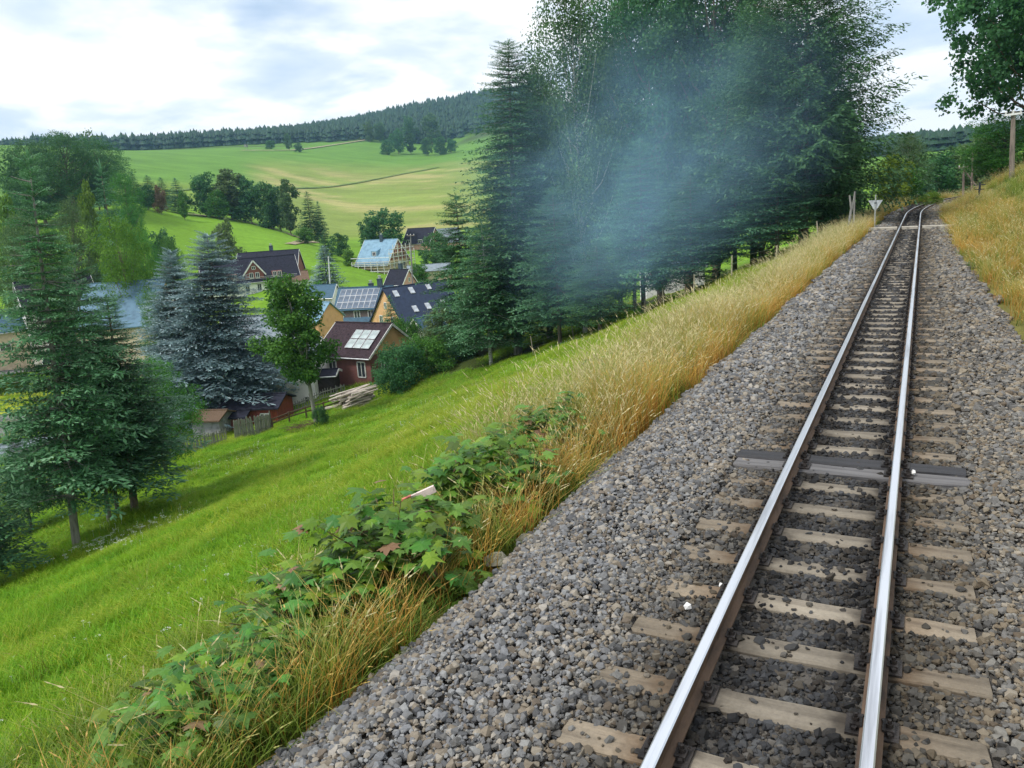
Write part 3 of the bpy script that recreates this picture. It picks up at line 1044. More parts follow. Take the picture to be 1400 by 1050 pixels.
L_pale = leaf_mat('pale_leaves', (0.060, 0.108, 0.036), (0.114, 0.186, 0.066), (0.192, 0.270, 0.102), 0.35)
L_brown = leaf_mat('copper_leaves', (0.099, 0.072, 0.039), (0.187, 0.127, 0.077), (0.275, 0.193, 0.121), 0.35)

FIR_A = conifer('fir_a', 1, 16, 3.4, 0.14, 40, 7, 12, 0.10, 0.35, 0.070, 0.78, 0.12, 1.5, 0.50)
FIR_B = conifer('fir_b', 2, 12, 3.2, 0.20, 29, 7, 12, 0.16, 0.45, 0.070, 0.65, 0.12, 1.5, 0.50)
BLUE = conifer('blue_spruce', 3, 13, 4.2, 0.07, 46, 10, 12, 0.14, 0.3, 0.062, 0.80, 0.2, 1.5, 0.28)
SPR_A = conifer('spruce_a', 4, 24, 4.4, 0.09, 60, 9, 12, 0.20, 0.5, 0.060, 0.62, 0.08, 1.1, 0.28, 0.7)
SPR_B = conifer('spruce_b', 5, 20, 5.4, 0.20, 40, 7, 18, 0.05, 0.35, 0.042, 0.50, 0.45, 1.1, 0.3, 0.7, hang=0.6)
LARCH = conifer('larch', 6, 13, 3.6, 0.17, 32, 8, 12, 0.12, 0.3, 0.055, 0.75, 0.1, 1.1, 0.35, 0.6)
MAPLE = broadleaf('maple', 11, 10, 2.9, 0.30, 24, 15000, 0.19, shape='tall', trunkr=0.014)
BEECH = broadleaf('beech', 12, 20, 6.0, 0.10, 46, 42000, 0.19, trunkr=0.016)
BEECH_B = broadleaf('beech_b', 15, 20, 5.2, 0.06, 46, 40000, 0.19, shape='tall', trunkr=0.016)
BIRCH = broadleaf('birch', 13, 20, 4.6, 0.15, 44, 36000, 0.15, pend=0.07, shape='tall', trunkr=0.010, loose=0.7)
OAK = broadleaf('oak', 14, 16, 7.5, 0.25, 44, 44000, 0.25, trunkr=0.014, loose=0.30)
SHRUB = broadleaf('shrub', 16, 4, 3.0, 0.0, 18, 12000, 0.15, trunkr=0.01)
S_CON = [conifer('small_conifer_%d' % k, 30 + k, 12, 2.7, 0.05, 30, 8, 7, 0.15, 0.3, 0.17, 0.8, 0.1, 1.0, 0.3, stumps=False) for k in range(2)]
S_DEC = [broadleaf('small_broadleaf_%d' % k, 40 + k, 10, 4.4, 0.08, 22, 5200, 0.42, trunkr=0.014) for k in range(3)]
S_TALL = broadleaf('small_tall', 45, 12, 3.2, 0.08, 22, 5200, 0.40, shape='tall', trunkr=0.012)
BARE = broadleaf('thin_tree', 46, 12, 3.4, 0.2, 22, 900, 0.35, shape='tall', trunkr=0.012)

_tint = {}


def tinted(me, m):
    k = (me.name, m.name)
    if k not in _tint:
        q = me if len(me.materials) == 0 else me.copy()
        q.materials.clear()
        q.materials.append(m)
        _tint[k] = q
    return _tint[k]


def tree(kind, proto, leaf, px, py, D, top, width, label, bark=None, group=None, tilt=0.0, rz=None, cat='tree', world_xy=None, h=None):
    """base pixel column/row and distance give the spot; top row and crown width in pixels give its size"""
    if world_xy is None:
        p = at(px, py, D)
        x, y = p[0], p[1]
    else:
        x, y = world_xy
    z = h1(x, y)
    if h is None:
        ht = at(px, top, D)[2] - z
        ht = max(ht, 0.8)
    else:
        ht = h
    dist = math.hypot(x - CAM[0], y - CAM[1])
    wid = width / FPX * dist if width else proto['r'] * 2 * ht / proto['h']
    sx = wid / (2 * proto['r'])
    o = thing(kind, label, cat, (x, y, z), rnd.uniform(0, 6.28) if rz is None else rz, group, (sx, sx, ht / proto['h']))
    if tilt:
        o.rotation_euler = (0, tilt, math.atan2(-(x - CAM[0]), y - CAM[1]))
    obj('trunk', tinted(proto['trunk'], bark or M_bark), None, o)
    obj('crown', tinted(proto['crown'], leaf), None, o)
    return o


GRP_L = 'firs at the lower left of the meadow'
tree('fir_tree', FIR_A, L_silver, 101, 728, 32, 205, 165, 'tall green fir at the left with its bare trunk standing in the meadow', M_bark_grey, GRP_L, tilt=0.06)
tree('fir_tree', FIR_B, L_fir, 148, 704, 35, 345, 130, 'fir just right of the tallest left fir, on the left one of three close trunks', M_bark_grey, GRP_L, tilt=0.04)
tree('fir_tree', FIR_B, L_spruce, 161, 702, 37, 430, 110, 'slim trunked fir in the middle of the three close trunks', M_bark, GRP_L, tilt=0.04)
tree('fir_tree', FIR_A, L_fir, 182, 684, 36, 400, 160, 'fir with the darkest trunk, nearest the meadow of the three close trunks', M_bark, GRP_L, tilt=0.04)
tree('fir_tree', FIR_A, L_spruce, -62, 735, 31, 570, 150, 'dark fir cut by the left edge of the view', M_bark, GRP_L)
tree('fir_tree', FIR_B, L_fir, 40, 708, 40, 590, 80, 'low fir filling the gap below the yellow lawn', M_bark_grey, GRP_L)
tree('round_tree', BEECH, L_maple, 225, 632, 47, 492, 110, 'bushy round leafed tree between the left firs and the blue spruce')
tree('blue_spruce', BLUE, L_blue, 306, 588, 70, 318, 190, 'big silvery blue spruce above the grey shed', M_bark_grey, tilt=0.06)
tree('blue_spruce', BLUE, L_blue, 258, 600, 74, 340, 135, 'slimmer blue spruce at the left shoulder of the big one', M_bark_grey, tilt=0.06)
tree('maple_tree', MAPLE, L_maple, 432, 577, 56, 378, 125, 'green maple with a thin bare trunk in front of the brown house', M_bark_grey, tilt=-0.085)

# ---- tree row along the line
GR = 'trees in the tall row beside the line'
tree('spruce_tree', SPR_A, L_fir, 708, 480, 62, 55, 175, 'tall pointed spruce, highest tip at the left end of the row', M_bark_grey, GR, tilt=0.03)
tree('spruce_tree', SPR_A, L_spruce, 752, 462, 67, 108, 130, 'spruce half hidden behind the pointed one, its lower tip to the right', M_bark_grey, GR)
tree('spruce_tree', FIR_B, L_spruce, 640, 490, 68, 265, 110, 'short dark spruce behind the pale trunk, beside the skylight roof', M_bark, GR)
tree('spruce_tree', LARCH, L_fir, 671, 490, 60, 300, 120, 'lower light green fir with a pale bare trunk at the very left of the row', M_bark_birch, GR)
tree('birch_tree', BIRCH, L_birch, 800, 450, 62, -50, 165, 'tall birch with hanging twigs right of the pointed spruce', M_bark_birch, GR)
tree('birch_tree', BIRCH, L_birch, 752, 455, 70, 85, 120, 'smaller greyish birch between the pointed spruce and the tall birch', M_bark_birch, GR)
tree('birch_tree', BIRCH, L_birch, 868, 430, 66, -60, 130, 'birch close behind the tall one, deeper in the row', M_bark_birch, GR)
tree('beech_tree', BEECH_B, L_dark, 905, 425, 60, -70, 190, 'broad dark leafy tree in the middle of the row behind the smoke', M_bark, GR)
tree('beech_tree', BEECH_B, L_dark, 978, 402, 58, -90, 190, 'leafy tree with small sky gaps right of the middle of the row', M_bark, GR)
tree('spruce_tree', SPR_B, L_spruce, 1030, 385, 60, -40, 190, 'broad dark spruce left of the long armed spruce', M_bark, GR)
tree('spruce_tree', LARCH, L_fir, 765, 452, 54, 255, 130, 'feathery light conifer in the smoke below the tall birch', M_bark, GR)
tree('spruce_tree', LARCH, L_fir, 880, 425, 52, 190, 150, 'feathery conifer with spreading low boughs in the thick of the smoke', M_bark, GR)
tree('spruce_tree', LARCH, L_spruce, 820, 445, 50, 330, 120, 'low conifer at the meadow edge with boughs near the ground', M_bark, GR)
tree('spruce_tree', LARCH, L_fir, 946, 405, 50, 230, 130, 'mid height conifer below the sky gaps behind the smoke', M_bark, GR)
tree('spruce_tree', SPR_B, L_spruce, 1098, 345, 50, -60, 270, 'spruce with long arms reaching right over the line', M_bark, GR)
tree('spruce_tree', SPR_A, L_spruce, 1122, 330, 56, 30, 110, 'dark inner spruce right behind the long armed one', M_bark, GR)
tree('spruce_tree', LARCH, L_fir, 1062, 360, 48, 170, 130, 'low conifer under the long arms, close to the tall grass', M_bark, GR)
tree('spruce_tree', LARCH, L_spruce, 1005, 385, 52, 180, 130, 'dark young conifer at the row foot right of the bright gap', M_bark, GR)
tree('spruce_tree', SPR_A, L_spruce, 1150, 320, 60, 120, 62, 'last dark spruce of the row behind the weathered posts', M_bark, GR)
for k, (px, py, D, tp, w, lf, pr, lb) in enumerate((
        (850, 440, 84, 60, 130, L_dark, BEECH_B, 'dark tree in the back of the row behind the tall birch'),
        (940, 410, 80, 40, 150, L_dark, BEECH, 'dark round tree in the back of the row behind its middle'),
        (770, 455, 86, 190, 130, L_spruce, SPR_A, 'back row spruce left of the tall birch'),
        (1040, 380, 78, 60, 150, L_dark, BEECH_B, 'back row leafy tree behind the broad dark spruce'),
        (1128, 330, 80, 140, 90, L_dark, BEECH, 'back row leafy tree behind the last dark spruce'),
        (720, 468, 84, 240, 120, L_dark, BEECH, 'back row leafy tree behind the pointed spruce'))):
    tree('forest_tree', pr, lf, px, py, D, tp, w, lb, M_bark, GR)

# ---- right of the line and along its far end
tree('oak_tree', OAK, L_dark, 1402, 232, 78, -150, 260, 'big dark leafy tree overhanging the line at the top right', M_bark)
tree('round_tree', BEECH, L_maple, 1372, 250, 78, 160, 110, 'lighter green tree below the big dark crown, behind the telegraph pole', M_bark)
tree('round_tree', S_DEC[0], L_birch, 1350, 262, 100, 190, 80, 'hazy green tree left of the telegraph pole', M_bark)
tree('round_tree', S_DEC[1], L_dark, 1308, 275, 150, 205, 100, 'wide hazy dark tree behind the strutted pole', M_bark)
tree('round_tree', S_DEC[2], L_dark, 1280, 276, 140, 215, 70, 'dark tree closing the view above the bend of the line', M_bark)
tree('birch_tree', BIRCH, L_birch, 1238, 285, 95, 185, 60, 'slender birch beyond the warning sign', M_bark_birch)
tree('conifer_tree', S_CON[0], L_fir, 1254, 283, 105, 195, 45, 'hazy conifer behind the slender birch', M_bark)
tree('round_tree', S_DEC[1], L_bright, 1219, 292, 78, 218, 58, 'light yellow green young tree behind the triangular sign', M_bark)
tree('round_tree', S_DEC[0], L_maple, 1240, 290, 82, 235, 55, 'mid green low tree right of the light young tree', M_bark)
tree('shrub', SHRUB, L_bright, 1273, 286, 72, 264, 30, 'bright small bush at the vanishing bend of the line', M_bark, cat='bush')

# ---- hedge and garden growth at the meadow's lower edge
GH = 'hedge bushes behind the meadow'
for (px, py, D, tp, w, lf, lb) in (
        (548, 545, 63, 475, 95, L_dark, 'tall dark hedge bush right of the log pile'),
        (585, 520, 65, 465, 100, L_maple, 'long green bush in the middle of the hedge'),
        (630, 498, 67, 452, 80, L_dark, 'hedge bush nearest the pale trunk'),
        (560, 470, 80, 440, 60, L_maple, 'lighter bush below the orange gable'),
        (607, 460, 78, 425, 70, L_pale, 'greyish green willow bush below the wooden gable'),
        (650, 465, 76, 430, 60, L_dark, 'dark bush under the left end of the tree row')):
    tree('hedge_bush', SHRUB, lf, px, py, D, tp, w, lb, M_bark, GH, cat='bush')
tree('small_spruce', S_CON[0], L_fir, 537, 455, 92, 405, 38, 'small spruce in front of the orange gable', M_bark)
tree('sapling', SHRUB, L_dark, 440, 582, 54, 558, 26, 'sapling clump at the foot of the maple trunk', M_bark, cat='bush')

# ---- trees of the village and the slopes behind
TV = [
    # kind, proto, leaf, px, py, D, top, width, label
    ('leafy_tree', BEECH, L_dark, 62, 300, 262, 196, 90, 'left tree of the big clump on the green hill'),
    ('leafy_tree', BEECH, L_dark, 105, 305, 255, 184, 95, 'tallest round tree of the big clump on the green hill'),
    ('leafy_tree', BEECH, L_dark, 148, 300, 262, 192, 80, 'right tree of the big clump on the green hill'),
    ('leafy_tree', S_DEC[1], L_dark, 40, 300, 268, 212, 60, 'low outer tree at the left end of the big clump'),
    ('thin_tree', BARE, L_pale, 137, 290, 270, 176, 40, 'thin half bare tree sticking out of the big clump'),
    ('conifer_tree', S_CON[1], L_fir, 152, 318, 150, 226, 60, 'bluish conifer in front of the big clump'),
    ('leafy_tree', BEECH, L_maple, 178, 305, 215, 240, 50, 'green round tree right of the bluish conifer'),
    ('leafy_tree', S_TALL, L_bright, 128, 320, 180, 246, 30, 'yellow green tree left of the bluish conifer'),
    ('conifer_tree', S_CON[0], L_spruce, 188, 287, 300, 236, 26, 'dark conifer at the left of a short dark row'),
    ('conifer_tree', S_CON[1], L_spruce, 208, 287, 305, 240, 30, 'dark conifer in the middle of a short dark row'),
    ('conifer_tree', S_CON[0], L_spruce, 226, 287, 305, 243, 28, 'dark conifer at the right of a short dark row'),
    ('leafy_tree', S_DEC[2], L_dark, 203, 289, 275, 254, 26, 'small round tree on the meadow rim before the dark row'),
    ('copper_tree', S_DEC[1], L_brown, 221, 291, 272, 256, 20, 'small copper leaved tree on the meadow rim'),
    ('conifer_tree', S_CON[1], L_fir, 246, 292, 290, 244, 30, 'green pointed conifer left of the long tree belt'),
    ('leafy_tree', S_TALL, L_maple, 252, 293, 268, 260, 17, 'small upright tree beside the green pointed conifer'),
    ('leafy_tree', S_DEC[0], L_dark, 283, 296, 292, 240, 48, 'first broad tree of the long belt'),
    ('leafy_tree', S_TALL, L_pale, 318, 300, 292, 230, 52, 'tall pale topped tree of the long belt'),
    ('leafy_tree', S_DEC[1], L_dark, 345, 306, 288, 246, 46, 'dark tree at the middle of the long belt'),
    ('leafy_tree', S_DEC[2], L_maple, 300, 298, 285, 262, 34, 'low round tree in front of the long belt'),
    ('leafy_tree', S_DEC[0], L_dark, 372, 312, 285, 252, 44, 'dark tree right of the belt middle'),
    ('leafy_tree', S_TALL, L_birch, 398, 318, 280, 244, 34, 'light birch like tree near the right end of the belt'),
    ('conifer_tree', S_CON[0], L_spruce, 427, 328, 276, 262, 34, 'dark spruce closing the long belt on the right'),
    ('conifer_tree', S_CON[1], L_spruce, 440, 330, 282, 276, 22, 'smaller spruce behind the closing spruce of the belt'),
    ('leafy_tree', S_DEC[0], L_dark, 330, 305, 300, 258, 40, 'dark tree filling the belt left of its middle'),
    ('leafy_tree', S_DEC[1], L_dark, 385, 318, 292, 270, 40, 'dark tree filling the belt right of its middle'),
    ('shrub', S_DEC[1], L_maple, 419, 337, 232, 312, 27, 'round bright bush below the dark spruce of the belt'),
    ('conifer_tree', S_CON[0], L_blue, 449, 398, 160, 336, 46, 'bluish spruce on the slope behind the white shed'),
    ('conifer_tree', S_CON[1], L_spruce, 447, 352, 205, 316, 24, 'narrow dark spruce above the bluish one'),
    ('leafy_tree', S_DEC[2], L_dark, 466, 352, 215, 320, 28, 'dark bush left of the scaffolded house'),
    ('leafy_tree', S_DEC[0], L_maple, 478, 366, 200, 342, 26, 'bright bush on the slope left of the scaffolded house'),
    ('leafy_tree', S_DEC[0], L_dark, 527, 345, 258, 289, 62, 'big round tree right behind the scaffolded house'),
    ('leafy_tree', S_DEC[1], L_dark, 506, 342, 262, 300, 32, 'round tree at the left of the big one behind the scaffold'),
    ('leafy_tree', S_DEC[2], L_dark, 598, 372, 205, 320, 50, 'dark tree before the far house with the grey roof'),
    ('leafy_tree', S_DEC[0], L_maple, 575, 392, 170, 362, 34, 'green bush left of the low yellow building'),
    ('leafy_tree', S_TALL, L_dark, 610, 372, 220, 335, 40, 'tree at the left edge of the tree row beside the far house'),
    ('leafy_tree', S_DEC[1], L_pale, 312, 350, 205, 304, 40, 'pale green tree above the dark roofed inn'),
    ('leafy_tree', BEECH, L_bright, 172, 385, 108, 303, 95, 'bright yellow green tree left of the blue spruce'),
    ('leafy_tree', BEECH, L_maple, 200, 385, 118, 320, 60, 'rounded green tree between bright tree and blue spruce'),
    ('leafy_tree', BEECH, L_maple, 235, 372, 150, 330, 46, 'green tree above the tip of the slim blue spruce'),
    ('leafy_tree', S_DEC[0], L_dark, 222, 348, 190, 320, 40, 'dark bushes at the foot of the green slope'),
    ('leafy_tree', S_DEC[2], L_bright, 10, 312, 170, 278, 44, 'bright bush at the left edge under the big clump'),
    ('leafy_tree', S_DEC[0], L_dark, 28, 296, 240, 270, 34, 'dark bush left of the big clump foot'),
    ('leafy_tree', BEECH, L_birch, 100, 330, 150, 280, 60, 'green tree behind the tallest left fir'),
    ('leafy_tree', BEECH, L_birch, 30, 350, 130, 300, 80, 'loose green tree at the left behind the firs'),
    ('leafy_tree', BEECH, L_maple, 70, 360, 120, 318, 60, 'green tree above the dark roof seen through the firs'),
    ('leafy_tree', BEECH, L_maple, 215, 450, 100, 400, 50, 'garden tree between blue roof and blue spruce'),
    ('leafy_tree', S_DEC[1], L_dark, 478, 420, 140, 404, 22, 'dark bush right of the white shed'),
    ('leafy_tree', S_DEC[0], L_maple, 436, 404, 150, 386, 18, 'loose bush at the corner of the inn'),
    # upper slopes
    ('leafy_tree', S_DEC[1], L_dark, 409, 211, 840, 196, 13, 'lone dark bush on the crest of the far field'),
    ('leafy_tree', S_DEC[2], L_birch, 395, 206, 870, 183, 11, 'pale tree before the far forest edge'),
    ('leafy_tree', S_DEC[0], L_dark, 370, 205, 880, 192, 14, 'low shrub before the far forest edge'),
    ('leafy_tree', S_DEC[0], L_dark, 530, 216, 850, 192, 20, 'leftmost tree of the far grove'),
    ('leafy_tree', S_DEC[1], L_dark, 545, 212, 870, 178, 24, 'tallest tree of the far grove'),
    ('leafy_tree', S_TALL, L_dark, 562, 211, 880, 182, 18, 'upright tree right of the tallest in the far grove'),
    ('leafy_tree', S_DEC[2], L_dark, 584, 214, 860, 189, 18, 'round tree standing apart right of the far grove'),
    ('leafy_tree', S_DEC[0], L_dark, 603, 218, 850, 188, 22, 'right end tree of the far grove'),
    ('leafy_tree', S_DEC[1], L_dark, 618, 220, 850, 190, 20, 'far grove tree touching the pointed spruce'),
    ('leafy_tree', S_DEC[1], L_birch, 505, 186, 980, 166, 18, 'pale tree at the foot of the far forest'),
    ('leafy_tree', S_DEC[0], L_birch, 520, 186, 990, 169, 18, 'second pale tree right of the first at the forest foot'),
    ('leafy_tree', S_DEC[2], L_dark, 560, 184, 1000, 160, 26, 'dark leafy tree at the forest foot above the far grove'),
    ('leafy_tree', S_TALL, L_birch, 590, 186, 990, 154, 26, 'lighter leafy tree at the forest foot left of the spruce'),
]
for kind, pr, lf, px, py, D, tp, w, lb in TV:
    tree(kind, pr, lf, px, py, D, tp, w, lb, M_bark)

# ---- far forest: one mass of small conifers
n = 9000
pa = rng.uniform(25, 66, n)
pd = rng.uniform(930, 1500, n)
keep = np.ones(n, bool)
fx = CAM[0] - np.sin(np.radians(pa)) * pd
fy = CAM[1] + np.cos(np.radians(pa)) * pd
edge_d = np.interp(pa, [25, 33, 40, 45, 50, 55, 60, 66], [1010, 1000, 1000, 990, 965, 960, 1150, 1200])
keep = pd > edge_d + 12 * np.sin(pa * 5)
fx, fy, pa, pd = fx[keep], fy[keep], pa[keep], pd[keep]
# far blue hills beyond the line
n2 = 2600
qa, qd = rng.uniform(-12, 12, n2), rng.uniform(480, 950, n2)
fx = np.r_[fx, CAM[0] - np.sin(np.radians(qa)) * qd]
fy = np.r_[fy, CAM[1] + np.cos(np.radians(qa)) * qd]
fz = H(fx, fy)
fh = rng.normal(16.5, 1.9, len(fx)).clip(10, 22)
fh *= np.interp(np.degrees(np.arctan2(-(fx - CAM[0]), fy - CAM[1])), [50, 56, 60], [1.0, 0.75, 0.42])
fh[-n2:] *= 0.55
fr = fh * rng.uniform(0.14, 0.30, len(fx))
fr[-n2:] *= 1.8
V, F = [], []
lay = [(0.05, 1.0), (0.38, 0.80), (0.36, 0.98), (0.68, 0.42), (0.66, 0.62), (1.0, 0.0)]
for ring in range(3):
    lo, hi = lay[ring * 2], lay[ring * 2 + 1]
    k = 5
    ang = np.linspace(0, 2 * PI, k, endpoint=False)[None] + rng.uniform(0, 6, (len(fx), 1))
    jr = rng.uniform(0.75, 1.2, (len(fx), k))
    bx = fx[:, None] + np.cos(ang) * (fr * lo[1])[:, None] * jr
    by = fy[:, None] + np.sin(ang) * (fr * lo[1])[:, None] * jr
    bz = np.repeat((fz + fh * lo[0])[:, None], k, 1)
    topv = np.stack([fx, fy, fz + fh * (hi[0] + 0.06 if ring < 2 else 1.0)], 1)
    base = sum(len(v) for v in V)
    V.append(np.stack([bx, by, bz], -1).reshape(-1, 3))
    V.append(topv)
    b0 = base + np.arange(len(fx))[:, None] * k + np.arange(k)[None]
    b1 = base + np.arange(len(fx))[:, None] * k + (np.arange(k)[None] + 1) % k
    tp = base + len(fx) * k + np.arange(len(fx))[:, None] + 0 * b0
    F.append(np.stack([b0, b1, tp], -1).reshape(-1, 3))
Vf, Ff = np.concatenate(V), np.concatenate(F)
fv = np.concatenate([np.repeat(rng.uniform(0.1, 0.7, len(fx)), 5) for _ in range(3)])
tag(obj('forest', new_mesh('forest', Vf, Ff, {'v': ('FACE', 'FLOAT', fv)}), leaf_mat('forest_needles', (0.010, 0.030, 0.018), (0.022, 0.058, 0.034), (0.045, 0.095, 0.050), 0.15)), kind='stuff')

# ------------------------------------------------------------------ buildings
P_white = mat('white_render', (0.80, 0.79, 0.76), 0.85, 0.06, 1.2, 0.2, col2=(0.68, 0.67, 0.64))
P_cream = mat('cream_render', (0.60, 0.50, 0.36), 0.85, 0.08, 1.2, 0.2, col2=(0.48, 0.40, 0.28))
P_orange = mat('orange_render', (0.66, 0.40, 0.20), 0.85, 0.08, 1.2, 0.2, col2=(0.55, 0.33, 0.17))
P_pink = mat('pink_render', (0.60, 0.34, 0.27), 0.85, 0.08, 1.2, 0.2, col2=(0.5, 0.28, 0.22))
P_maroon = mat('maroon_render', (0.20, 0.085, 0.075), 0.85, 0.1, 1.2, 0.2, col2=(0.15, 0.065, 0.06))
P_redwood = mat('red_boards', (0.24, 0.055, 0.035), 0.8, 0.2, 3, 0.4, stretch=(6, 6, 0.4), col2=(0.13, 0.03, 0.02))
P_redclap = mat('red_clapboard', (0.23, 0.085, 0.07), 0.8, 0.15, 3, 0.4, stretch=(0.4, 0.4, 8), col2=(0.16, 0.06, 0.05))
P_slate = mat('slate_blue_roof', (0.050, 0.110, 0.165), 0.7, 0.15, 2.5, 0.5, col2=(0.042, 0.092, 0.14))
P_slate_l = mat('light_blue_roof', (0.17, 0.30, 0.40), 0.6, 0.15, 1.2, 0.4, col2=(0.12, 0.23, 0.33))
P_mid = mat('mid_blue_roof', (0.10, 0.19, 0.27), 0.6, 0.15, 1.2, 0.4, col2=(0.075, 0.15, 0.22))
P_darkroof = mat('dark_roof', (0.022, 0.023, 0.036), 0.8, 0.25, 3, 0.6, col2=(0.013, 0.014, 0.022), spec=0.15)
P_navy = mat('navy_roof', (0.028, 0.042, 0.080), 0.75, 0.2, 2, 0.4, col2=(0.025, 0.036, 0.07))
P_brownroof = mat('brown_tile_roof', (0.045, 0.030, 0.036), 0.85, 0.35, 5, 1.0, col2=(0.020, 0.014, 0.018), spec=0.15)
P_greyroof = mat('grey_roof', (0.20, 0.24, 0.27), 0.6, 0.15, 2, 0.4, col2=(0.14, 0.17, 0.2))
P_greywood = mat('grey_boards', (0.24, 0.235, 0.22), 0.85, 0.25, 3, 0.5, stretch=(7, 7, 0.5), col2=(0.12, 0.12, 0.115))
P_brownwood = mat('brown_boards', (0.13, 0.085, 0.055), 0.85, 0.25, 3, 0.5, stretch=(7, 7, 0.5), col2=(0.06, 0.04, 0.028))
P_newwood = mat('new_wood', (0.52, 0.42, 0.27), 0.8, 0.15, 3, 0.3, col2=(0.38, 0.3, 0.19))
P_trim = mat('white_trim', (0.72, 0.72, 0.70), 0.6, 0.05, 3)
P_glass = glass_mat('window_glass', (0.05, 0.06, 0.07))
P_sky = glass_mat('roof_window_glass', (0.55, 0.60, 0.66), 0.25)
P_solar = glass_mat('solar_cell', (0.10, 0.14, 0.20), 0.22)
P_thermal = glass_mat('solar_collector', (0.42, 0.50, 0.50), 0.25)
P_chim = mat('chimney_slate', (0.05, 0.075, 0.10), 0.7, 0.2, 4, 0.4)
P_metal = mat('galvanised_metal', (0.55, 0.56, 0.57), 0.4, 0.1, 4, metal=0.7)
P_scaf = mat('scaffold_tube', (0.62, 0.64, 0.63), 0.6, 0.1, 4)

_wm = {}


def window_meshes(w, h):
    k = (round(w, 2), round(h, 2))
    if k not in _wm:
        f = MB()
        t_ = 0.09
        f.box((0, 0, h / 2), (w, 0.09, t_)).box((0, 0, -h / 2), (w, 0.09, t_))
        f.box((-w / 2, 0, 0), (t_, 0.088, h - t_)).box((w / 2, 0, 0), (t_, 0.088, h - t_))
        f.box((0, 0, 0), (0.06, 0.07, h - t_))
        g = MB().box((0, 0.02, 0), (w - t_, 0.03, h - t_))
        fm, gm_ = f.mesh('window'), g.mesh('pane')
        fm.materials.append(P_trim)
        gm_.materials.append(P_glass)
        _wm[k] = (fm, gm_)
    return _wm[k]


def add_window(par, face, u, z, w, h, L, W):
    fm, gm_ = window_meshes(w, h)
    pos = {'f': (u, -W / 2 - 0.03, z), 'b': (u, W / 2 + 0.03, z), 'l': (-L / 2 - 0.03, u, z), 'r': (L / 2 + 0.03, u, z)}[face]
    rz = {'f': 0, 'b': PI, 'l': -PI / 2, 'r': PI / 2}[face]
    o = obj('window', fm, None, par, pos, (0, 0, rz))
    obj('pane', gm_, None, o)
    return o


def view_right(x, y):
    dx, dy = x - CAM[0], y - CAM[1]
    return math.atan2(-dx, dy)


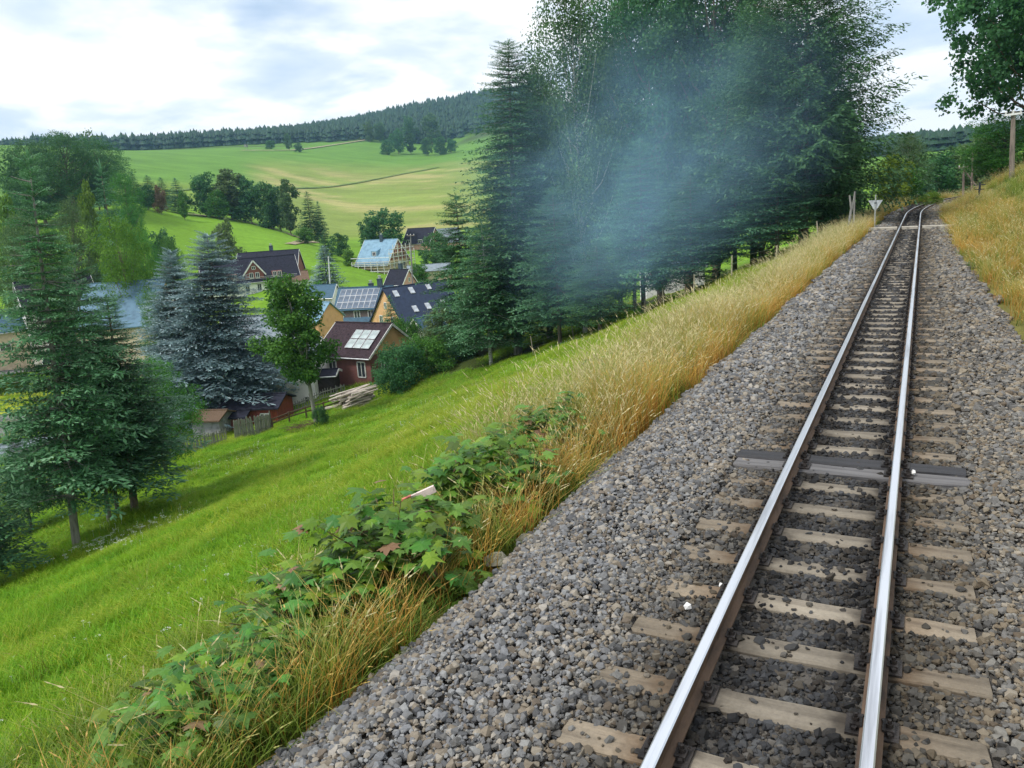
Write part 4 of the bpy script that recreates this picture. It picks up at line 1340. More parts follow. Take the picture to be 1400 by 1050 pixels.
def house(name, label, rx, ry, D, ang, L, W, hw, hr, wall, roof, wins=(), chim=(), sky=(), over=0.35, gable=None, trim=P_trim, below=4.0, cat='house', gover=0.25, thick=0.14, slant=0.0):
    p = at(rx, ry, D)
    base = p[2] - hw - hr
    rz = view_right(p[0], p[1]) + math.radians(ang)
    o = thing(name, label, cat, (p[0], p[1], base), rz)
    b_ = -below
    wl = MB()
    wl.add([(-L / 2, -W / 2, b_), (L / 2, -W / 2, b_), (L / 2, W / 2, b_), (-L / 2, W / 2, b_),
            (-L / 2, -W / 2, hw), (L / 2, -W / 2, hw), (L / 2, W / 2, hw), (-L / 2, W / 2, hw)],
           [(0, 1, 5, 4), (1, 2, 6, 5), (2, 3, 7, 6), (3, 0, 4, 7), (0, 3, 2, 1)])
    obj('wall', wl, wall, o)
    for sx in (-1, 1):
        g = MB()
        x0, x1 = sx * L / 2, sx * (L / 2 - 0.2)
        g.add([(x0, -W / 2, hw), (x0, W / 2, hw), (x0, 0, hw + hr), (x1, -W / 2, hw), (x1, W / 2, hw), (x1, 0, hw + hr)],
              [(0, 1, 2), (3, 5, 4), (0, 3, 4, 1), (1, 4, 5, 2), (2, 5, 3, 0)])
        obj('gable', g, gable or wall, o)
    sl = hr / (W / 2)
    rf = MB()
    for sy in (-1, 1):
        yo, zo = sy * (W / 2 + over), hw - over * sl
        X = L / 2 + gover
        tv = thick
        rf.add([(-X, 0, hw + hr + tv), (X, 0, hw + hr + tv), (X, yo, zo + tv), (-X, yo, zo + tv),
                (-X, 0, hw + hr + 0.02), (X, 0, hw + hr + 0.02), (X, yo, zo + 0.02), (-X, yo, zo + 0.02)],
               [(0, 1, 2, 3), (4, 7, 6, 5), (0, 3, 7, 4), (1, 5, 6, 2), (2, 6, 7, 3)] if sy < 0 else [(3, 2, 1, 0), (5, 6, 7, 4), (4, 7, 3, 0), (2, 6, 5, 1), (3, 7, 6, 2)])
    ro = obj('roof', rf, roof, o)
    obj('ridge_cap', MB().bar((-L / 2 - gover, 0, hw + hr + thick), (L / 2 + gover, 0, hw + hr + thick), 0.22, 0.1), roof, ro)
    if trim is not None:
        for sx in (-1, 1):
            for sy in (-1, 1):
                bm_ = MB().bar((sx * (L / 2 + gover + 0.02), 0, hw + hr + 0.05), (sx * (L / 2 + gover + 0.02), sy * (W / 2 + over), hw - over * sl + 0.05), 0.05, 0.2)
                obj('bargeboard', bm_, trim, ro)
        obj('gutter', MB().tube([(-L / 2 - gover, -W / 2 - over - 0.05, hw - over * sl), (L / 2 + gover, -W / 2 - over - 0.05, hw - over * sl)], 0.07, 6), P_metal, ro)
    for (face, u, z, w, h) in wins:
        add_window(o, face, u, z, w, h, L, W)
    for (u, v) in chim:
        c = obj('chimney', MB().box((0, 0, 0.0), (0.75, 0.6, 1.9)).box((0, 0, 0.98), (0.85, 0.7, 0.1)), P_chim, ro, (u, v, hw + hr * (1 - abs(v) / (W / 2)) + 0.5))
        obj('chimney_pot', MB().tube([(0, 0, 1.0), (0, 0, 1.35)], 0.22, 8).tube([(0, 0, 1.42), (0, 0, 1.5)], 0.3, 8), P_metal, c)
    a = math.atan2(hr, W / 2)
    for (u, v, w, h) in sky:
        q = obj('roof_window', MB().box((0, 0, 0.06), (w + 0.14, h + 0.14, 0.1)), P_metal, ro, (u, -W / 2 * v, hw + hr * (1 - v) + thick), (a, 0, 0))
        obj('pane', MB().box((0, 0, 0.12), (w, h, 0.02)), P_sky, ro, (u, -W / 2 * v, hw + hr * (1 - v) + thick), (a, 0, 0))
    return o, ro, a


def slope_panels(ro, name, m, a, L, W, hw, hr, u0, v0, cols, rows, w, h, gap, thick=0.2, label=None):
    pm = MB().box((0, 0, 0.05), (w, h, 0.05)).mesh(name)
    pm.materials.append(m)
    fr = MB().box((0, -h / 2, 0.055), (w + 0.05, 0.05, 0.07)).box((0, h / 2, 0.055), (w + 0.05, 0.05, 0.07)).box((-w / 2, 0, 0.055), (0.05, h - 0.06, 0.068)).box((w / 2, 0, 0.055), (0.05, h - 0.06, 0.068))
    b0 = len(pm.vertices)
    frm = fr.mesh('frame')
    frm.materials.append(P_metal)
    sl_len = math.hypot(hr, W / 2)
    for i_ in range(cols):
        for j in range(rows):
            d = (v0 * sl_len) + j * (h + gap)
            v = d / sl_len
            u = u0 + i_ * (w + gap)
            obj(name, pm, None, ro, (u, -W / 2 * v, hw + hr * (1 - v) + thick), (a, 0, 0))
            obj(name + '_frame', frm, None, ro, (u, -W / 2 * v, hw + hr * (1 - v) + thick), (a, 0, 0))


# maroon house below the meadow
o, ro, a = house('maroon_house', 'maroon house with brown tiled roof and bright collectors behind the log pile', 497, 443, 76, -42, 6.4, 6.4, 3.0, 2.3, P_maroon, P_brownroof,
                 wins=(('f', 2.1, 1.7, 0.9, 1.4), ('f', -1.4, 1.7, 0.9, 1.4), ('r', -1.4, 1.6, 0.8, 1.7), ('r', 1.2, 1.6, 0.8, 1.3)), gable=P_orange)
slope_panels(ro, 'solar_collector', P_thermal, a, 6.4, 6.4, 3.0, 2.3, 0.35, 0.42, 3, 2, 0.85, 1.05, 0.14)
# white house and outbuildings behind the maple
house('white_house', 'white rendered house partly hidden by the maple and the blue spruce', 384, 466, 74, -20, 7.0, 5.6, 4.4, 2.0, P_white, P_greyroof, wins=(('f', 2.9, 1.2, 0.9, 1.2), ('f', 0.4, 1.2, 0.9, 1.2), ('f', -2.4, 1.2, 0.9, 1.2)))
house('dark_shed', 'low black boarded shed between the white house and the maroon house', 441, 507, 72, -15, 2.4, 2.0, 1.7, 0.3, mat('black_boards', (0.035, 0.028, 0.028), 0.8, 0.2, 4, 0.4), P_darkroof, trim=P_trim, cat='shed', over=0.15)
house('red_garage', 'red boarded garage with a white barred window by the picket fence', 350, 541, 66, -24, 4.6, 3.4, 1.6, 0.6, P_redwood, P_darkroof, wins=(('f', 1.25, 0.75, 0.7, 0.75),), cat='garage', trim=None)
house('red_board_fence_shed', 'low reddish board lean-to left of the red garage', 318, 561, 65, -24, 2.6, 2.0, 1.2, 0.3, P_redclap, P_darkroof, cat='shed', trim=None)
house('grey_shed', 'small grey concrete shed with an open dark front below the blue spruce', 289, 563, 64, -30, 2.2, 2.2, 1.3, 0.35, mat('grey_block', (0.26, 0.26, 0.28), 0.85, 0.15, 3, 0.3), P_brownwood, cat='shed', trim=None)
# solar house
LB, WB, HB, RB = 8.8, 8.6, 2.6, 4.6
o, ro, a = house('solar_house', 'blue roofed house carrying a big solar array above its shed dormer', 500, 393, 130, -20, LB, WB, HB, RB, P_orange, P_slate,
                 chim=((0.6, 0.9), (2.5, -0.2)), wins=(('f', -3.2, 1.3, 1.0, 1.2), ('f', 0.4, 1.3, 1.0, 1.2), ('l', 0, 3.6, 1.0, 1.2)), trim=None)
dm = MB().add([(-3.9, -4.0, 2.6), (2.6, -4.0, 2.6), (2.6, -4.0, 4.25), (-3.9, -4.0, 4.25), (-3.9, -0.4, 6.95), (2.6, -0.4, 6.95), (-3.9, -0.4, 5.6), (2.6, -0.4, 5.6)],
              [(0, 1, 2, 3), (0, 3, 4, 6), (1, 7, 5, 2), (3, 2, 5, 4), (0, 6, 7, 1)])
dr = obj('dormer', dm, mat('dormer_boards', (0.15, 0.115, 0.11), 0.8, 0.15, 4, 0.3), o)
sa = math.atan2(6.95 - 4.25, 3.6)
q = obj('dormer_roof', MB().box((0, 0, 0), (7.1, 4.9, 0.14)), P_slate, dr, (-0.65, -2.35, 5.62), (sa, 0, 0))
pm = MB().box((0, 0, 0), (0.82, 1.36, 0.05)).mesh('solar_panel')
pm.materials.append(P_solar)
fm_ = MB().box((0, -0.7, 0), (0.9, 0.05, 0.07)).box((0, 0.7, 0), (0.9, 0.05, 0.07)).box((-0.43, 0, 0), (0.04, 1.34, 0.068)).box((0.43, 0, 0), (0.04, 1.34, 0.068)).mesh('panel_frame')
fm_.materials.append(P_metal)
for i_ in range(7):
    for j in range(3):
        lx, ly = (i_ - 3) * 0.92, -1.42 + j * 1.45
        obj('solar_panel', pm, None, q, (lx, ly, 0.14))
        obj('panel_frame', fm_, None, q, (lx, ly, 0.14))
for u in (-3.1, -0.4, 1.9):
    w_ = add_window(o, 'f', u, 3.45, 0.95, 1.15, LB, 8.0)
# skylight house
LC, WC, HC, RC = 10.8, 9.2, 3.0, 5.0
o, ro, a = house('skylight_house', 'orange gabled house with navy roof and six roof windows', 568, 389, 120, 33, LC, WC, HC, RC, P_orange, P_navy,
                 sky=((-4.1, 0.20, 0.65, 1.0), (-1.3, 0.17, 0.65, 1.0), (1.8, 0.14, 0.6, 0.8), (-2.4, 0.66, 0.65, 1.0), (-0.1, 0.64, 0.65, 1.0), (2.8, 0.60, 0.6, 0.8)),
                 wins=(('l', 0.1, 5.6, 0.6, 0.8), ('l', -1.6, 3.4, 0.9, 1.2), ('l', 1.6, 3.4, 0.9, 1.2), ('f', 0, 1.5, 1, 1.2), ('f', 3, 1.5, 1, 1.2)), trim=P_navy)
house('gabled_annex', 'small annex with grey vertical board gable before the navy roof', 583, 433, 108, 50, 5.0, 4.2, 1.6, 2.6, P_greywood, P_slate, trim=P_trim)
# scaffolded house
LD, WD, HD, RD = 9.0, 9.4, 4.4, 4.9
o, ro, a = house('scaffolded_house', 'pale blue roofed house under renovation wrapped in scaffolding', 521, 328, 200, -33, LD, WD, HD, RD, P_cream, P_slate_l,
                 chim=((0.3, -0.3),), wins=(('r', -2.2, 3.2, 1.0, 1.3), ('r', 0, 3.2, 1.0, 1.3), ('r', 2.2, 3.2, 1.0, 1.3), ('r', -1, 5.7, 0.9, 1.1), ('r', 1, 5.7, 0.9, 1.1)), gable=P_redclap, over=0.9)
obj('dormer', MB().add([(-0.9, -3.6, 5.6), (0.9, -3.6, 5.6), (0.9, -3.6, 6.9), (-0.9, -3.6, 6.9), (-0.9, -1.6, 7.6), (0.9, -1.6, 7.6)], [(0, 1, 2, 3), (3, 2, 5, 4), (0, 3, 4), (1, 5, 2)]), P_slate_l, ro)
add_window(o, 'f', 0, 6.2, 0.9, 0.9, LD, 7.25)
for k in range(7):
    y = -WD / 2 + 0.5 + k * (WD - 1) / 6
    zt = HD + RD * (1 - abs(y) / (WD / 2)) - 0.3
    obj('stud', MB().bar((LD / 2 + 0.1, y, HD), (LD / 2 + 0.1, y, max(zt, HD + 0.2)), 0.16), P_newwood, o)
for z in (HD + 0.1, HD + 1.7, HD + 3.2):
    half = WD / 2 * (1 - (z - HD) / RD) - 0.2
    obj('rail', MB().bar((LD / 2 + 0.12, -half, z), (LD / 2 + 0.12, half, z), 0.14), P_newwood, o)
obj('terrace_wall', MB().box((0.3, -WD / 2 - 2.0, -1.2), (LD + 5, 2.6, 1.4)).box((LD / 2 + 1.8, 0, -1.2), (2.2, WD + 2, 1.4)), P_white, o)
sc = thing('scaffolding', 'grey tube scaffolding with plank decks round the pale blue roofed house', 'scaffolding', o.location, o.rotation_euler[2])
for side_ in ('f', 'r'):
    n_ = 7 if side_ == 'f' else 7
    for k in range(n_):
        if side_ == 'f':
            p0 = (-LD / 2 - 0.5 + k * (LD + 1.8) / (n_ - 1), -WD / 2 - 1.4)
            ht_ = 4.6
        else:
            p0 = (LD / 2 + 1.3, -WD / 2 - 1.4 + k * (WD + 2.0) / (n_ - 1))
            ht_ = 6.8 if k in (0, 6) else 8.2
        obj('post', MB().tube([(p0[0], p0[1], -2.0), (p0[0], p0[1], ht_)], 0.09, 5), P_scaf, sc)
    for z in (1.2, 2.9, 4.4) + ((6.2,) if side_ == 'r' else ()):
        if side_ == 'f':
            a0, a1 = (-LD / 2 - 0.6, -WD / 2 - 1.4), (LD / 2 + 1.4, -WD / 2 - 1.4)
            dk = MB().box(((a0[0] + a1[0]) / 2, -WD / 2 - 1.0, z), (LD + 2, 0.7, 0.06))
        else:
            a0, a1 = (LD / 2 + 1.3, -WD / 2 - 1.4), (LD / 2 + 1.3, WD / 2 + 0.8)
            dk = MB().box((LD / 2 + 0.9, 0, z), (0.7, WD + 2, 0.06))
        obj('deck', dk, P_newwood, sc)
        obj('handrail', MB().tube([(*a0, z + 1.0), (*a1, z + 1.0)], 0.08, 5), P_scaf, sc)
# pink house, far house, sheds
house('pink_house', 'small pink gabled house with dark roof below the scaffolding', 546, 369, 165, -38, 4.4, 4.4, 2.7, 2.5, P_pink, P_darkroof, chim=((0.2, 0.2),), wins=(('r', 0.1, 3.2, 0.6, 0.8), ('r', 0.9, 1.4, 0.7, 0.9)), trim=P_trim)
house('far_house', 'far house with dark roof, red upper wall and pink ground floor', 576, 312, 262, -28, 9.5, 9, 4.6, 4.4, P_pink, P_darkroof, wins=(('f', -2.6, 5.0, 1.4, 1.3), ('f', 1.6, 5.0, 1.4, 1.3), ('r', -2, 5.2, 1.2, 1.3), ('f', -2.6, 2.0, 1.2, 1.3)), gable=P_redclap)
house('grey_roofed_barn', 'barn with a long pale grey roof behind the far house', 604, 313, 270, 30, 12, 9, 3.8, 4.2, P_pink, P_greyroof, trim=None, cat='barn')
house('white_shed', 'little white building with a grey blue roof left of the solar house', 439, 390, 148, -22, 5.4, 4.6, 2.2, 1.9, P_white, P_slate, wins=(('f', 1.3, 1.0, 0.6, 0.6), ('r', 0, 1.1, 0.6, 0.6), ('f', -0.6, 1.0, 0.6, 0.6)), cat='shed')
house('workshop', 'low building with pale blue roof and orange wall beside the maple crown', 428, 414, 116, -40, 5.5, 5.6, 2.4, 2.1, P_orange, P_slate_l, trim=None)
house('low_hall', 'low cream building with a grey roof right of the pink house', 586, 362, 175, 5, 9, 6, 2.3, 1.1, P_cream, P_greyroof, trim=None)
obj_ = None
# inn
LI, WI = 19.0, 9.0
o, ro, a = house('inn', 'long white inn with black roof and red gabled dormer on the left', 338, 354, 178, 6, LI, WI, 4.4, 4.2, P_white, P_darkroof,
                 wins=tuple(('f', -8.2 + k * 2.35, 2.9, 0.8, 1.35) for k in range(8)), over=0.5)
dg = MB().add([(-1.9, -4.45, 4.7), (1.9, -4.45, 4.7), (1.9, -4.45, 5.8), (0, -4.45, 8.3), (-1.9, -4.45, 5.8), (0, -0.3, 8.3), (1.9, -2.6, 5.8), (-1.9, -2.6, 5.8)],
              [(0, 1, 2, 3, 4), (2, 6, 5, 3), (3, 5, 7, 4), (0, 4, 7), (1, 6, 2)])
dd_ = obj('dormer', dg, P_redclap, o, (0.5, 0, 0))
for sx in (-1, 1):
    obj('dormer_roof', MB().add([(0, -4.7, 8.45), (sx * 2.3, -4.7, 5.4), (sx * 2.3, -1.9, 5.4), (0, -0.1, 8.45), (0, -4.7, 8.33), (sx * 2.3, -4.7, 5.28), (sx * 2.3, -1.9, 5.28), (0, -0.1, 8.33)],
        [(0, 1, 2, 3), (7, 6, 5, 4), (0, 4, 5, 1), (1, 5, 6, 2)]), P_darkroof, dd_)
    obj('bargeboard', MB().bar((0, -4.73, 8.38), (sx * 2.3, -4.73, 5.35), 0.05, 0.26), P_trim, dd_)
for u in (-0.1, 1.1):
    add_window(o, 'f', u, 5.35, 0.75, 1.1, LI, WI - 0.05)
add_window(o, 'f', 0.5, 6.9, 0.7, 0.6, LI, WI - 0.05)
for u in (-4.4, -3.4, 4.6, 5.6):
    ob = obj('dormer', MB().box((u, -3.6, 5.25), (0.98, 1.4, 1.3)), P_redclap, o)
    add_window(o, 'f', u, 5.3, 0.7, 1.0, LI, 8.6)
obj('rail', MB().bar((-9, -4.95, 5.0), (9, -4.95, 5.0), 0.05).bar((-9, -4.95, 4.7), (9, -4.95, 4.7), 0.05), P_scaf, o)
house('inn_rear_wing', 'rear wing of the black roofed buildings, red gable wall facing right', 367, 344, 188, -12, 13, 10.5, 6.2, 4.4, P_redclap, P_darkroof, chim=((0.6, 0.3),), sky=((2.3, 0.35, 1.2, 1.0),), wins=(('r', -2.4, 5, 0.9, 1.3), ('f', 4.6, 5.2, 1.0, 1.4)))
house('inn_annex', 'brown topped white annex at the right end of the inn', 399, 372, 176, 4, 6.0, 5.0, 3.2, 1.6, P_white, mat('brown_roof', (0.14, 0.09, 0.06), 0.8, 0.2, 3, 0.3), wins=(('f', -1.8, 2.0, 0.7, 1.1), ('f', 0.2, 2.0, 0.7, 1.1), ('f', 2.2, 2.0, 0.7, 1.1)), trim=None)
# left edge roofs glimpsed through the firs
house('blue_roof_house', 'house with a large blue roof seen between the firs and the blue spruce', 172, 386, 108, -22, 9, 10.5, 2.6, 4.6, P_cream, P_mid, trim=None)
house('dark_roof_house', 'dark roofed white house glimpsed through the gaps of the left firs', 72, 382, 128, 8, 9, 8, 3.4, 3.6, P_white, P_darkroof, wins=(('f', -2.5, 2.0, 1, 1.2), ('f', 0.5, 2.0, 1, 1.2), ('f', 3, 2.0, 1, 1.2)), chim=((1, 0.2),))
house('garage_house', 'cream low building with a white eave and dark blue roof at the left edge', -18, 432, 128, 12, 11.5, 8, 2.9, 2.0, P_cream, P_slate, wins=(('f', 4.1, 0.9, 1.3, 0.9), ('f', 0.5, 0.9, 1.3, 0.9)))
house('grey_roofed_house', 'pale grey roofed white house between the big blue spruce and the maple', 356, 432, 102, -12, 9, 7.5, 3.0, 2.6, P_white, P_greyroof, wins=(('f', 2.2, 1.7, 0.9, 1.2), ('f', -0.4, 1.7, 0.9, 1.2)), chim=((1.5, 0.2),))
house('pink_gable_house', 'pinkish house half hidden behind the left firs', 110, 455, 122, -30, 7, 6.5, 3, 3, P_pink, P_darkroof)
house('white_barn', 'white building low behind the blue spruce near the road', 218, 424, 120, 10, 7, 6, 2.4, 2.4, P_white, P_greyroof)
house('lower_grey_roof_house', 'grey roofed house at the left edge below the yellow lawn', -6, 612, 66, 10, 7, 7, 2.5, 1.3, P_white, P_greyroof, trim=None)
house('white_cottage', 'white cottage glimpsed beyond the bend of the line', 1262, 258, 150, 10, 5, 4.5, 3, 1.8, P_white, P_greyroof)
house('white_farmhouse', 'white house glimpsed through the smoke under the tree row', 917, 338, 108, 10, 7.5, 6, 4.2, 2.2, P_white, P_greyroof, wins=(('f', -1.5, 2.4, 1, 1.3), ('f', 1.5, 2.4, 1, 1.3)))
# hunting stand on the crest
xy = at(337, 204, 845)
hs = thing('hunting_stand', 'tiny wooden hunting stand on the crest before the forest', 'hunting stand', (xy[0], xy[1], h1(xy[0], xy[1])))
for a_, b_ in ((-1, -1), (1, -1), (1, 1), (-1, 1)):
    obj('leg', MB().bar((a_ * 1.1, b_ * 1.1, -0.3), (a_ * 0.8, b_ * 0.8, 3.2), 0.25), P_greywood, hs)
obj('cabin', MB().box((0, 0, 4.2), (2.4, 2.4, 2.1)).box((0, 0, 5.4), (2.9, 2.9, 0.2)), P_greywood, hs)
# parked car near the far houses

# ------------------------------------------------------------------ poles, fences, small things
M_pole = mat('pole_wood', (0.24, 0.20, 0.17), 0.9, 0.25, 5, 0.6, stretch=(1, 1, 0.15), col2=(0.14, 0.12, 0.10))
M_por = mat('porcelain', (0.75, 0.75, 0.75), 0.3, 0.05, 4)


def pole(px, py, D, top, r, label, cross=None, insul=True, strut=None, m=None):
    p = at(px, py, D)
    z = h1(p[0], p[1])
    H_ = at(px, top, D)[2] - z
    o = thing('telegraph_pole', label, 'pole', (p[0], p[1], z), view_right(p[0], p[1]))
    o.rotation_euler[1] = 0.05 if px < 700 else -0.04
    obj('shaft', MB().tube([(0, 0, -0.5), (0, 0, H_ * 0.5), (0, 0, H_)], [r * 1.15, r, r * 0.8], 10), m or M_pole, o)
    if cross:
        ca = obj('crossarm', MB().box((0, -r - 0.05, H_ - 0.2), (cross, 0.09, 0.12)), M_por if insul == 'white' else M_pole, o)
        if insul:
            for s_ in (-0.42, 0.0, 0.42):
                obj('insulator', MB().tube([(s_ * cross, -r - 0.05, H_ - 0.14), (s_ * cross, -r - 0.05, H_ - 0.02), (s_ * cross, -r - 0.05, H_ + 0.06)], [0.045, 0.06, 0.03], 7), M_por, ca)
    if strut:
        obj('strut', MB().tube([(0, 0, H_ * 0.88), (strut, 0.3, -0.5)], r * 0.8, 8), m or M_pole, o)
    return o


pole(1383, 243, 62, 152, 0.15, 'thick wooden telegraph pole with short pale crossarm on the right bank', 0.95, 'white')
pole(1317, 268, 92, 226, 0.10, 'thin pole with a slanting strut beyond the bank', 0.9, True, strut=2.0)
pole(1329, 262, 88, 205, 0.09, 'dark slender pole just right of the strutted one', None, False)
pole(563, 402, 128, 320, 0.11, 'tall grey pole rising between the solar house and the pink house', 1.2, True, m=P_greywood)
pole(451, 396, 152, 350, 0.13, 'pale bare pole standing before the bluish spruce', None, False, m=P_scaf)
# small dark relay post on the right bank
p = at(1338, 277, 56)
o = thing('signal_post', 'small dark post with two short arms on the right bank', 'post', (p[0], p[1], h1(p[0], p[1])), view_right(p[0], p[1]))
M_dk = mat('dark_paint', (0.03, 0.04, 0.05), 0.6, 0.1, 4)
obj('shaft', MB().tube([(0, 0, -0.2), (0, 0, 1.0)], 0.06, 8), M_dk, o)
obj('arm', MB().box((0, 0, 0.86), (0.6, 0.05, 0.05)), M_dk, o)
obj('arm', MB().box((0, 0, 0.6), (0.5, 0.05, 0.05)), M_dk, o)
obj('foot', MB().tube([(0, 0, 0.02), (0, 0, 0.24)], [0.22, 0.16], 10), M_dk, o)

# triangular sign seen from behind
sx_, sy_ = at(1195.5, 316, 43)[:2]
zb = at(1195.5, 316, 43)[2]
sg = thing('warning_sign', 'triangular point down sign on a steel post, seen from its pale back', 'road sign', (sx_, sy_, zb), view_right(sx_, sy_))
obj('post', MB().tube([(0, 0, -0.6), (0, 0, 1.72)], 0.032, 8), P_metal, sg)
tri = MB()
for y_, k in ((0, 0), (0.012, 1)):
    pass
tri.add([(-0.32, 0.035, 1.46), (0.32, 0.035, 1.46), (0.0, 0.035, 0.92), (-0.32, 0.05, 1.46), (0.32, 0.05, 1.46), (0.0, 0.05, 0.92)],
        [(0, 2, 1), (3, 4, 5), (0, 1, 4, 3), (1, 2, 5, 4), (2, 0, 3, 5)])
obj('plate', tri, mat('sign_back', (0.50, 0.54, 0.56), 0.5, 0.06, 3, metal=0.2), sg)
obj('clamp', MB().box((0, 0.01, 1.33), (0.09, 0.08, 0.06)), M_dk, sg)
# weathered twin posts
p = at(1164, 306, 42.5)
o = thing('weathered_posts', 'pair of weathered grey posts, one split and leaning, left of the triangular sign', 'posts', (p[0], p[1], p[2] - 0.1), view_right(p[0], p[1]))
obj('post', MB().tube([(0.1, 0, -0.9), (0.11, 0, 1.5)], [0.05, 0.04], 7), P_greywood, o)
obj('post', MB().tube([(-0.12, 0, -0.9), (-0.10, 0, 0.1), (-0.02, 0, 0.8), (-0.12, 0, 1.45)], [0.07, 0.07, 0.06, 0.04], 7), P_greywood, o)
obj('post', MB().tube([(-0.02, 0, 0.7), (0.08, 0, 1.2), (0.12, 0, 1.62)], [0.05, 0.05, 0.04], 7), P_greywood, o)

# red and white marker board in the bushes
p = at(574, 677, 6.0)
o = thing('marker_board', 'fallen red and white board lying on the maple bush', 'marker board', (p[0], p[1], p[2]), 0)
rv = Vector(CR) * 0.93 + Vector(CU) * 0.42
q = rv.normalized().to_track_quat('X', 'Z')
o.rotation_mode = 'QUATERNION'
o.rotation_quaternion = q
M_rw = mat('faded_white_paint', (0.72, 0.58, 0.54), 0.6, 0.1, 20, 0.2)
M_red = mat('faded_red_paint', (0.60, 0.16, 0.12), 0.6, 0.15, 20, 0.2)
obj('board', MB().box((0, 0, 0), (0.26, 0.03, 0.055)), M_rw, o)
obj('red_band', MB().box((-0.105, 0, 0), (0.08, 0.036, 0.061)), M_red, o)
obj('stake', MB().tube([(0.02, 0.03, 0.0), (0.06, 0.10, -0.75)], 0.014, 6), P_brownwood, o)


def picket_fence(label, pts, hgt, gap, w, m, lean=0.06, rails=2, name='picket_fence'):
    P = np.array([q[:2] for q in pts], float)
    d = np.r_[0, np.cumsum(np.hypot(*np.diff(P, axis=0).T))]
    n = max(2, int(d[-1] / gap))
    x0, y0 = P[0]
    o = thing(name, label, 'fence', (x0, y0, h1(x0, y0)))
    z0 = h1(x0, y0)
    pm = MB().box((0, 0, hgt / 2), (w, 0.022, hgt)).add([(-w / 2, -0.011, hgt), (w / 2, -0.011, hgt), (0, -0.011, hgt + w * 0.7), (-w / 2, 0.011, hgt), (w / 2, 0.011, hgt), (0, 0.011, hgt + w * 0.7)],
                                                       [(0, 1, 2), (5, 4, 3), (0, 2, 5, 3), (1, 4, 5, 2)]).mesh('picket')
    pm.materials.append(m)
    for k in range(n + 1):
        q = d[-1] * k / n
        X, Y = np.interp(q, d, P[:, 0]), np.interp(q, d, P[:, 1])
        j = min(len(P) - 2, max(0, int(np.searchsorted(d, q) - 1)))
        a = math.atan2(P[j + 1][1] - P[j][1], P[j + 1][0] - P[j][0])
        obj('picket', pm, None, o, (X - x0, Y - y0, h1(X, Y) - z0 - 0.05), (rnd.gauss(0, lean * 0.5), rnd.gauss(0, lean), a), (1, 1, rnd.uniform(0.9, 1.08)))
    for j in range(len(P) - 1):
        for r_ in range(rails):
            zz = hgt * (0.25 + 0.5 * r_)
            obj('rail', MB().bar((P[j][0] - x0, P[j][1] - y0, h1(*P[j]) - z0 + zz), (P[j + 1][0] - x0, P[j + 1][1] - y0, h1(*P[j + 1]) - z0 + zz), 0.05, 0.07), m, o)
    return o


picket_fence('leaning grey picket fence below the grey shed', [at(212, 636, 55), at(243, 622, 56), at(275, 611, 57), at(309, 600, 58)], 1.05, 0.115, 0.07, P_greywood)
picket_fence('taller grey plank fence with a ragged top left of the maple trunk', [at(322, 598, 58), at(352, 584, 59), at(370, 577, 60)], 1.35, 0.15, 0.13, P_greywood, 0.03)
picket_fence('thin pale picket fence in front of the white house', [at(376, 562, 66), at(410, 550, 67), at(440, 535, 68), at(470, 524, 69)], 1.0, 0.2, 0.06, P_greywood)
o = thing('rail_fence', 'long dark rail fence running from the plank fence to the log pile', 'fence', at(372, 578, 60))
pp = [at(372, 578, 60), at(395, 569, 60.5), at(418, 561, 61), at(442, 551, 61.5), at(467, 541, 62)]
for k, q in enumerate(pp):
    zz = h1(q[0], q[1])
    obj('post', MB().box((q[0] - pp[0][0], q[1] - pp[0][1], zz - pp[0][2] + 0.4), (0.09, 0.09, 1.0)), P_brownwood, o)
    if k:
        e = pp[k - 1]
        for hh in (0.5, 0.8):
            obj('rail', MB().bar((e[0] - pp[0][0], e[1] - pp[0][1], h1(e[0], e[1]) - pp[0][2] + hh), (q[0] - pp[0][0], q[1] - pp[0][1], zz - pp[0][2] + hh), 0.06, 0.09), P_brownwood, o)

# wire fence before the tree row
wf = [(728, 458, 57), (784, 439, 55), (823, 432, 53), (842, 430, 52), (868, 424, 51), (880, 418, 50), (908, 410, 49), (948, 391, 47), (1000, 372, 46), (1060, 352, 45), (1120, 330, 44)]
p0 = at(*wf[0])
z0 = h1(p0[0], p0[1])
o = thing('wire_fence', 'wire fence of thin crooked stakes between meadow and tree row', 'fence', (p0[0], p0[1], z0))
M_stake = mat('stake_wood', (0.34, 0.30, 0.23), 0.9, 0.2, 5, 0.4)
tops = []
for k, (px, py, D) in enumerate(wf):
    q = at(px, py, D)
    z = h1(q[0], q[1])
    ln = rnd.uniform(-0.18, 0.18)
    a_ = Vector((q[0] - p0[0], q[1] - p0[1], z - z0 - 0.2))
    b_ = a_ + Vector((ln, ln * 0.5, 1.35 + rnd.uniform(-0.15, 0.25)))
    obj('stake', MB().tube([a_, b_], [0.045, 0.035], 6), M_stake, o)
    tops.append((a_, b_))
for f in (0.45, 0.7, 0.92):
    for k in range(len(tops) - 1):
        u = tops[k][0].lerp(tops[k][1], f)
        v = tops[k + 1][0].lerp(tops[k + 1][1], f)
        obj('wire', MB().tube([u, (u + v) / 2 + Vector((0, 0, -0.04)), v], 0.006, 3), P_metal, o)

